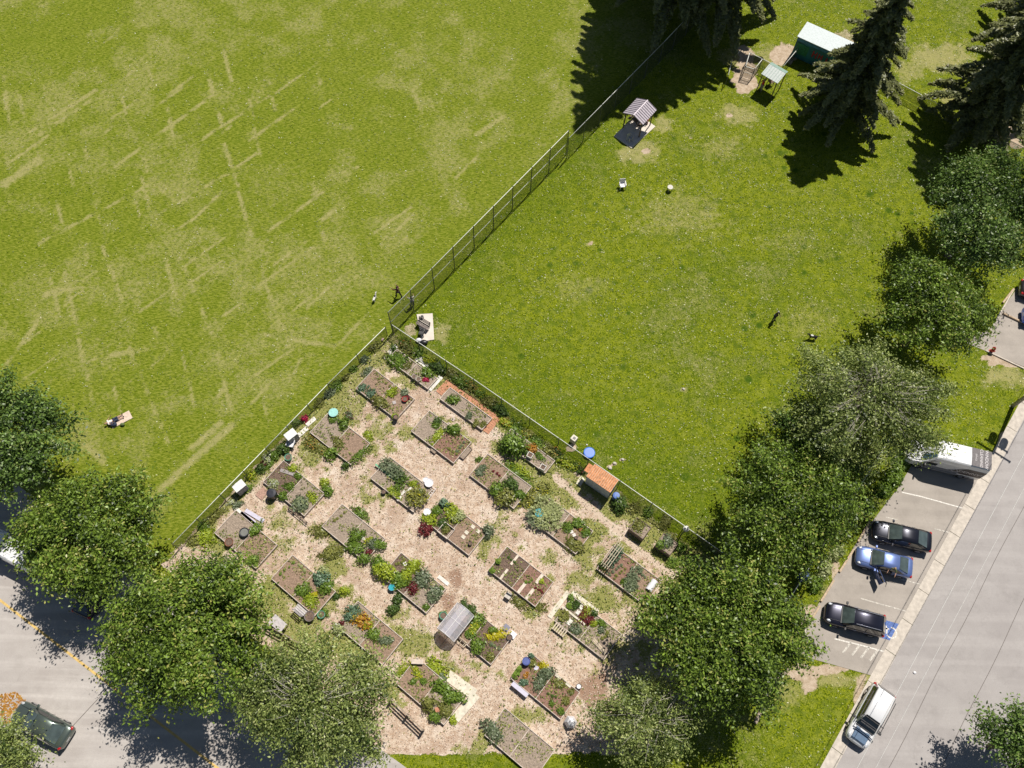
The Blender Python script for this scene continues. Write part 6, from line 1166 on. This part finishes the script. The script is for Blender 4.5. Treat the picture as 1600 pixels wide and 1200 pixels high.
for k in range(4): MB().bar((.25*math.cos(k*1.57), .25*math.sin(k*1.57), .55), (.36*math.cos(k*1.57), .36*math.sin(k*1.57), 0), .05, .05).build('leg', M_galv, rt)
def pot(p, r, h, label, m, soil=True, fill=None, name='plant_pot', cat='pot'):
    q, k_, _, _ = onsoil(*p); rt = thing(name, label, cat, q); MB().lathe([(r*.75, 0), (r, h), (r*1.06, h), (r*.9, h-.03), (r*.88, h-.05)], n=18).build('rim', m, rt)
    MB().lathe([(r*.84, h-.045), (r*.84, h-.03)], n=14).build('contents', fill or M_soil['dark'], rt); return rt
M_grn = mat('green_plastic', (.10, .34, .22), .45); M_tq = mat('turquoise_glaze', (.02, .35, .42), .3); M_terra = mat('terracotta', (.50, .22, .13), .8)
pot((452, 717), .3, .5, 'green planter tub at the top corner of the squash bed', M_grn); barrel((425, 772), .5, .42, .8, 'round black compost bin below the squash bed', M_binblk, name='compost_bin', cat='compost bin'); pot((383, 833), .38, .32, 'black tyre-like planter in the left lower bed', M_binblk, fill=mat('grey_water', (.2, .2, .18), .3)); pot((359, 848), .34, .25, 'rust brown round tub at the lower edge of the tyre planter bed', mat('rust', (.22, .09, .05), .8))
pot((619, 654), .22, .4, 'dark pot at the lowest corner of the fence corner bed', M_binblk); pot((654, 594), .22, .28, 'pale rimmed pot left of the magenta flowers', mat('pale_rim', (.6, .56, .48), .7)); pot((647, 590), .2, .25, 'left grey pot on the edge of the narrow top bed', M_stone); pot((633, 625), .25, .28, 'red rimmed pot at the right end of the fence corner bed', mat('red_plastic', (.5, .04, .03), .5))
pot((600, 770), .2, .3, 'small dark pot at the lower edge of the hose strip bed', M_binblk); pot((666, 752), .24, .4, 'smaller white bucket right of the hose strip bed', M_plw, fill=M_plw, name='bucket', cat='bucket'); pot((671, 757), .36, .5, 'larger white bucket right of the hose strip bed', M_plw, fill=M_plw, name='bucket', cat='bucket'); pot((668, 802), .3, .5, 'white lidded bin at the left of the inner boxes bed', M_plw, fill=M_plw, name='bucket', cat='bucket')
pot((654, 757), .12, .2, 'tiny dark blue pot beside the round lime bush', M_navy if 0 else mat('navy_glaze', (.03, .05, .12), .4)); pot((842, 803), .34, .4, 'turquoise glazed pot in the garlic bed', M_tq, fill=M_tq); pot((900, 841), .14, .24, 'small dark pot with white rim in the herb half bed', M_binblk); pot((735, 850), .17, .25, 'dark pot at the lower end of the pale stones bed', M_binblk)
pot((485, 964), .4, .45, 'large dark grey tub below the tall greens', mat('grey_tub', (.16, .13, .12), .7)); pot((503, 961), .3, .3, 'green rimmed pot at the path beside the tall greens', M_grn); pot((693, 963), .3, .4, 'dark round pot left of the greenhouse', M_grn); pot((613, 919), .26, .4, 'blue watering can shaped tub under the bush chain', mat('blue_can', (.10, .42, .55), .4), fill=M_tq); pot((822, 1034), .3, .45, 'blue bucket in the upper corner of its bed', mat('bucket_blue', (.06, .09, .30), .4), fill=mat('bucket_blue', (.06, .09, .3), .4), name='bucket', cat='bucket')
pot((796, 997), .24, .35, 'dark pot under the white square lid', M_binblk); pot((904, 1073), .2, .3, 'black pot with a white stone at the right corner of the blue bucket bed', M_binblk, fill=M_plw)
for p, lb in (((828, 713), 'left white framed box in the narrow bed by the top fence'), ((848, 732), 'right white framed box below the narrow bed by the top fence')):
    q, _, _, _ = onsoil(*p); rt = thing('planter_box', lb, 'planter', (q.x, q.y, q.z), BA+R(8))
    for x, y, d in ((0, .22, (.48, .05)), (0, -.22, (.48, .05)), (.22, 0, (.05, .38)), (-.22, 0, (.05, .38))): MB().box((x, y, .2), (d[0], d[1], .4)).build('side_board', M_slab, rt)
    MB().box((0, 0, .17), (.385, .385, .3)).build('soil', M_soil['dark'], rt)
for p, a_, d, lb in (((719.5+8, 707), BA+R(90), (1.2, .48), 'dark step box at the lower right end of the round bush bed'), ((677.5, 703.5), BA, (.55, .35), 'tiny step box at the lower side of the round bush bed')):
    q = G(*p, .2); rt = thing('planter_box', lb, 'planter', (q.x, q.y, 0), a_)
    for x, y, e in ((0, d[1]/2, (d[0], .04)), (0, -d[1]/2, (d[0], .04)), (d[0]/2, 0, (.04, d[1]-.05)), (-d[0]/2, 0, (.04, d[1]-.05))): MB().box((x, y, .1), (e[0], e[1], .2)).build('side_board', M_board2, rt)
    MB().box((0, 0, .08), (d[0]-.06, d[1]-.06, .12)).build('soil', M_soil['grey'], rt)
# inner boxes of bed M2
q = G(697, 829, .35); rt = thing('inner_frame', 'small inner frame in the bed with the round grey shrub', 'planter', (q.x, q.y, .25), BA)
for x, y, d in ((0, .5, (1.1, .05)), (0, -.5, (1.1, .05)), (.53, 0, (.05, .94)), (-.53, 0, (.05, .94))): MB().box((x, y, .1), (d[0], d[1], .22)).build('side_board', M_board, rt)
# shed with rusty roof
q = G(945, 752, 2.0); sa = ang((916.5, 739), (955.5, 765.5), 2.0); c1 = G(941.5, 747, 2.05)
rt = thing('garden_shed', 'blue grey shed with an orange rusted roof against the garden fence', 'shed', (c1.x, c1.y-.0, 0), sa)
M_shed = mat('blue_grey_boards', (.46, .50, .54), .8, var=.2); M_rust = mat('rusted_roof_sheet', (.62, .26, .11), .75, var=.28, scale=5)
MB().box((0, .0, .98), (2.35, 1.15, 1.96)).build('wall', M_shed, rt)
for s in (-1, 1): MB().box((s*.58, -.585, .95), (1.08, .03, 1.8)).build('door', mat('shed_door', (.42, .47, .52), .7, var=.2), rt)
rr_ = MB().bar((0, -.66, 1.98), (0, .60, 2.20), 2.42, .05).build('roof', M_rust, rt); k = MB()
for i in range(14): k.bar((-1.18+i*.182, -.66, 2.012), (-1.18+i*.182, .60, 2.232), .05, .03)
k.build('ridge', mat('pale_rust', (.66, .42, .26), .75, var=.25, scale=4), rr_)
q = G(926, 730, 1.8); tt = MB().box((0, 0, 1.75), (.9, .75, .05)).build('rusted_sheet', M_rust); tt.location = (q.x, q.y, 0); tt.rotation_euler = (R(8), 0, sa); tag(tt, 'loose rusty sheet leaning between shed roof and fence', 'metal sheet')
MB().box((q.x, q.y, .86), (.06, .06, 1.7)).build('x', M_wood) if 0 else None
barrel((963, 774), .9, .3, .9, 'blue bin beside the right end of the orange-roofed shed', mat('bright_blue_bin', (.06, .14, .42), .5))
slab((907, 752), (.8, .5), sa+R(90), 'pale board on the ground left of the orange-roofed shed', M_cslab)
# plastic greenhouse tunnel
c1 = G(712, 972, 1.0); rt = thing('greenhouse_tunnel', 'clear plastic greenhouse on the raised bed', 'greenhouse', (c1.x, c1.y, 0), BA+R(90))
M_film = mat('plastic_film', (.62, .60, .66), .25, var=.05, coat=.3, alpha=.62); hw, gl2, z0, z1 = .85, 1.25, .3, 1.75
arc = [(-hw, z0), (-hw, z0+.75), (-hw*.5, z1-.12), (0, z1), (hw*.5, z1-.12), (hw, z0+.75), (hw, z0)]
fm = MB(); nA = len(arc); fm.add([(-gl2, y, z) for y, z in arc]+[(gl2, y, z) for y, z in arc], [(i, i+1, nA+i+1, nA+i) for i in range(nA-1)]); fm.add([(-gl2, y, z) for y, z in arc], [tuple(range(nA))]); fm.build('plastic_cover', M_film, rt)
rb = MB()
for x in (-gl2, 0, gl2):
    for (y0, a0), (y1, a1) in zip(arc[:-1], arc[1:]): rb.cyl((x, y0*1.01, a0+.01), (x, y1*1.01, a1+.01), .022, .022, 6)
for y, z in ((0, z1+.01), (-hw, z0+.75), (hw, z0+.75)): rb.cyl((-gl2, y, z), (gl2, y, z), .022, .022, 6)
rb.build('hoop', mat('white_tube', (.75, .73, .72), .5), rt)
cfm = thing('cold_frame', 'open wooden cold frame below the plastic greenhouse', 'cold frame', G(713, 1001), BA)
for y, z in ((.0, .25), (.35, .45)): MB().box((0, y, z), (1.7, .04, .05)).build('rail', M_wood2, cfm)
for x in (-.83, .83): MB().box((x, .17, .2), (.05, .4, .4)).build('side_board', M_wood2, cfm)
for kx in range(5): MB().box((-.7+kx*.35, .17, .42), (.03, .34, .03)).build('slat', M_wood2, cfm)
# trellis on bed F
c1 = G(957, 868, 1.2); rt = thing('bamboo_trellis', 'bamboo trellis leaning over the end of its raised bed', 'trellis', (c1.x, c1.y, 0), BA+R(90))
for y in (-.3, -.1, .1, .3): MB().cyl((-1.25, y, 1.25), (1.25, y, 1.35), .03, .03, 6).build('long_pole', M_wood2, rt)
for x in (-1.0, -.5, 0, .5, 1.0): MB().cyl((x, -.34, 1.33), (x, .34, 1.33), .018, .018, 6).build('cross_pole', M_wood2, rt)
for x in (-1.2, 1.2):
    for y in (-.3, .3): MB().cyl((x, y, 0), (x, y, 1.32), .03, .03, 6).build('leg', M_darkw, rt)
# row cover tunnel
c1 = G(1019, 914, .5); rt = thing('row_cover', 'white half-round row cover at the right end of the trellis bed', 'row cover', (c1.x, c1.y, .26), BA+R(90)); m = MB(); n_ = 9
for x in (-.5, .5): m.v += [(x, .28*math.cos(math.pi*i/n_), .3*math.sin(math.pi*i/n_)) for i in range(n_+1)]
m.f = [(i, i+1, n_+2+i, n_+1+i) for i in range(n_)]; m.m = [0]*len(m.f); m.build('cover', M_plw, rt, smooth=True); MB().cyl((-.52, .28, 0), (-.52, -.28, .02), .03, .03, 6).build('hoop', M_wood2, rt)
# wooden stool, bench, table
q = G(794, 932); rt = thing('garden_chair', 'small wooden seat below the stepping board bed', 'chair', (q.x, q.y, 0), BA+R(5)); MB().box((0, 0, .42), (.5, .5, .05)).build('seat', M_stone, rt)
for x in (-1, 1):
    for y in (-1, 1): MB().box((x*.22, y*.22, .2), (.05, .05, .4 if y < 0 else .85)).build('leg', M_darkw, rt)
MB().box((0, .23, .7), (.5, .04, .2)).build('backrest', M_wood2, rt)
q = G(472, 954); rt = bench((q.x, q.y, 0), BA, 'grey wooden bench left of the large dark grey tub', 1.0, mat('silvery_wood', (.5, .46, .46), .85, var=.15), 'garden_bench')
q = G(434, 974, .8); rt = thing('potting_table', 'grey potting table behind the timber rail fence', 'table', (q.x, q.y, 0), BA); MB().box((0, 0, .8), (1.3, .8, .06)).build('tabletop', mat('silvery_wood', (.5, .46, .46), .85), rt)
for x in (-1, 1):
    for y in (-1, 1): MB().box((x*.55, y*.3, .38), (.07, .07, .77)).build('leg', M_wood, rt)
q = G(652, 1034, .5); rt = thing('stone_bench', 'pale stone topped bench above the bottom bed', 'bench', (q.x, q.y, 0), R(0)); MB().box((0, 0, .5), (.95, .36, .08)).build('seat', mat('pale_pink_stone', (.60, .50, .42), .85), rt, bevel=.03)
for s in (-1, 1): MB().box((s*.36, 0, .23), (.12, .3, .46)).build('leg', M_stone, rt)
# thin canes
for i, (p, w) in enumerate([((606, 735), 'at the top of the hose strip bed'), ((622, 765), 'at the lower side of the hose strip bed'), ((500, 905), 'among the blue green brassicas'), ((514, 914), 'among the tall greens on the right'), ((655, 900), 'in the bright green bush row'), ((672, 935), 'in the grey green plants at the right'), ((706, 800), 'in the bright lime bush'), ((690, 790), 'in the blue green plant bed'), ((800, 770), 'in the dark kale'), ((785, 765), 'in the kale clump'), ((960, 905), 'on the dark soil right of the trellis'), ((925, 1000), 'beside the bundle of pale stakes'), ((855, 1060), 'in the grey green mass'), ((745, 975), 'in the cabbages by the greenhouse'), ((590, 620), 'in the fence corner bed'), ((575, 965), 'in the orange clump'), ((700, 1095), 'in the leafy mass by the cream slabs'), ((560, 850), 'in the mixed vegetables')]):
    q_, _, _, _ = onsoil(*p); hh = 1.0+.1*(i % 5); o = MB().cyl((0, 0, 0), (.05*(i % 3-1), .06, hh), .016, .012, 6).build('garden_cane', M_wood2); o.location = q_; tag(o, 'thin upright cane '+w, 'cane', 'thin canes in the beds')
# hose strip, cane frames, bundle
q = G(603, 738, .3); o = MB().bar((-1.2, 0, .03), (1.2, 0, .03), .16, .05).build('green_strip', mat('green_hose', (.16, .42, .24), .5)); o.location = (q.x, q.y, .24); o.rotation_euler.z = BA; tag(o, 'green plastic strip lying across the soil of its bed', 'plastic strip')
q = G(672, 770, .2); rt = thing('wire_rack', 'white wire rack lying right of the hose strip bed', 'rack', (q.x, q.y, .03), BA+R(96)); MB().box((0, .2, .1), (1.2, .03, .03)).box((0, -.2, .1), (1.2, .03, .03)).build('rail', M_plw, rt)
for i in range(6): MB().box((-.55+i*.22, 0, .1), (.03, .4, .03)).build('bar', M_plw, rt)
q = G(936, 1010, .3); o = MB()
for i in range(5): o.cyl((-.75, (i-2)*.07, .05+.03*(i % 2)), (.75, (i-2)*.045, .05+.03*(i % 2)), .035, .03, 6)
o = o.build('stake_bundle', M_wood2); o.location = (q.x, q.y, .25); o.rotation_euler.z = BA-R(12); tag(o, 'bundle of pale stakes lying on the red lettuce bed', 'stakes')
q = G(874, 985); rt = thing('pallet', 'small slatted pallet leaning at the left of the red lettuce bed', 'pallet', (q.x, q.y, .02), BA)
for i in range(6): MB().box((-.5+i*.2, 0, .25), (.1, .6, .03)).build('slat', M_wood2, rt)
for y in (-.25, .25): MB().box((0, y, .12), (1.15, .06, .22)).build('bearer', M_wood, rt)
q = G(892, 1128, .6); rt = thing('umbrella', 'folded white sheet over a frame at the bottom edge', 'cover', (q.x, q.y, 0)); MB().lathe([(.5, .25), (.3, .75), (.02, 1.0)], n=6).build('cover', M_plw, rt); MB().cyl((0, 0, 0), (0, 0, .98), .03, .03, 8).build('pole', M_wood, rt)
q = G(463, 803, .4); rt = thing('slatted_rail', 'dark slatted rail at the lower side of the squash bed', 'rail', (q.x, q.y, 0), BA)
for y, z in ((0, .35), (.1, .25)): MB().box((.1, y-.05, z), (2.3, .04, .06)).build('rail', M_darkw, rt)
for i in range(4): MB().box((-.9+i*.66, 0, .2), (.05, .12, .4)).build('post', M_darkw, rt)
# ---------------------------------------------------------------- loose stuff: wood chips, weeds, grass
def in_px(n, poly, mask=None):
    xs = np.array([G(*p).x for p in poly]); ys = np.array([G(*p).y for p in poly]); x = rng.uniform(xs.min(), xs.max(), n); y = rng.uniform(ys.min(), ys.max(), n); px, py = topx(x, y); k = inpoly(px, py, poly); return x[k], y[k], px[k], py[k]
def bedmask(x, y, m=.0):
    k = np.zeros(len(x), bool)
    for c, lb, L, W_, h, a in BEDS.values():
        dx, dy = x-c.x, y-c.y; u = math.cos(a)*dx+math.sin(a)*dy; v = -math.sin(a)*dx+math.cos(a)*dy; k |= (np.abs(u) < L/2+m) & (np.abs(v) < W_/2+m)
    return k
def sample(arr, x, y):
    i = np.clip(np.searchsorted(gx, x), 0, len(gx)-1); j = np.clip(np.searchsorted(gy, y), 0, len(gy)-1); return arr[j, i]
x, y, px, py = in_px(75000, GARDEN); k = ~bedmask(x, y) & (rng.random(len(x)) > sample(weed, x, y)*.9); x, y = x[k], y[k]; n_ = len(x)
M_chip = leafmat('wood_chip', (.30, .17, .10), (.74, .62, .50), 0)
o = leaves('wood_chips', np.stack([x, y, .012+.02*rng.random(n_)], -1), np.stack([rng.normal(size=n_)*.3, rng.normal(size=n_)*.3, np.ones(n_)], -1), .035+.055*rng.random(n_), rng.random(n_)**.9, M_chip, aspect=1.7); tag(o, 'loose pale wood chips covering the paths between the raised beds', 'wood chips', kind='stuff')
x, y, px, py = in_px(80000, GARDEN); k = ~bedmask(x, y) & (rng.random(len(x)) < sample(weed, x, y)*1.0+.05); x, y = x[k], y[k]; n_ = len(x)
M_weed = leafmat('weed_leaves', (.08, .14, .015), (.46, .48, .13), .3)
zz = .02+.12*rng.random(n_)**2
bx_, by_, bz_ = [], [], []
for c, lb, L, W_, h, a in BEDS.values():
    m_ = int(60*L*W_); u = rng.uniform(-L/2+.08, L/2-.08, m_); v = rng.uniform(-W_/2+.08, W_/2-.08, m_); X_ = c.x+math.cos(a)*u-math.sin(a)*v; Y_ = c.y+math.sin(a)*u+math.cos(a)*v; k = vnoise(X_+50, Y_+50, 1.1, 5, 3) > rng.uniform(.40, .64, m_)
    bx_.append(X_[k]); by_.append(Y_[k]); bz_.append(np.full(k.sum(), h-.05)+.06*rng.random(k.sum()))
x = np.concatenate([x]+bx_); y = np.concatenate([y]+by_); zz = np.concatenate([zz]+bz_); n_ = len(x)
o = leaves('weeds', np.stack([x, y, zz], -1), rng.normal(size=(n_, 3))*.6+np.array([0, 0, .8]), .07+.09*rng.random(n_), rng.random(n_), M_weed); tag(o, 'patchy low weeds growing on the garden paths', 'weeds', kind='stuff')
# short grass tufts on lawns
n_ = 150000; x = rng.uniform(-60, 60, n_); y = rng.uniform(-3, 84, n_); px, py = topx(x, y)
LAWN = ~inpoly(px, py, [(613, 505), (460, 660), (250, 870), (300, 930), (400, 1000), (470, 1060), (560, 1210), (1010, 1210), (1130, 1080), (1200, 1000), (1170, 890), (1105, 858), (920, 722), (700, 570)]) & ~inpoly(x, y, lotw) & (((x-base.x)*nR.x+(y-base.y)*nR.y) < -1.15) & (((x-bL.x)*nL.x+(y-bL.y)*nL.y) > 7.8)
dv = sample(dry, x, y); bv = sample(bare, x, y); cl_ = vnoise(x, y, 1.1, 21, 3); lf_ = sample(left, x, y)
k = LAWN & (rng.random(n_) > bv*1.2) & ~bedmask(x, y) & (rng.random(n_) < np.where(lf_ > .5, .55, 1)*sm(cl_, .3, .6)); l2 = wl([(1500, 532), (1640, 590), (1720, 600), (1720, 380), (1596, 440), (1547, 515)]); k &= ~inpoly(x, y, l2)
x, y, dv = x[k], y[k], dv[k]; n_ = len(x); v = np.clip(rng.random(n_)**1.7+dv*.4, 0, 1)
M_tuft = leafmat('grass_blades', (.12, .18, .004), (.46, .48, .10), .3, (.66, .64, .42))
o = leaves('grass', np.stack([x, y, .008+.012*rng.random(n_)], -1), np.stack([rng.normal(size=n_)*.22, rng.normal(size=n_)*.22, np.ones(n_)], -1), .05+.08*rng.random(n_), v, M_tuft, aspect=1.6); tag(o, 'short tufts of grass on the lawns', 'grass', kind='stuff')
# scattered fallen leaves on the street
x, y, px, py = in_px(420, [(0, 1085), (25, 1082), (40, 1095), (20, 1130), (0, 1133)]); n_ = len(x)
o = leaves('fallen_leaves', np.stack([x, y, .012+.01*rng.random(n_)], -1), np.stack([0*x, 0*x, 1+0*x], -1)+rng.normal(size=(n_, 3))*.2, .1+.12*rng.random(n_), rng.random(n_), PM['orange']); tag(o, 'orange fallen leaves beside the green car', 'fallen leaves', kind='stuff')
bpy.context.view_layer.update()
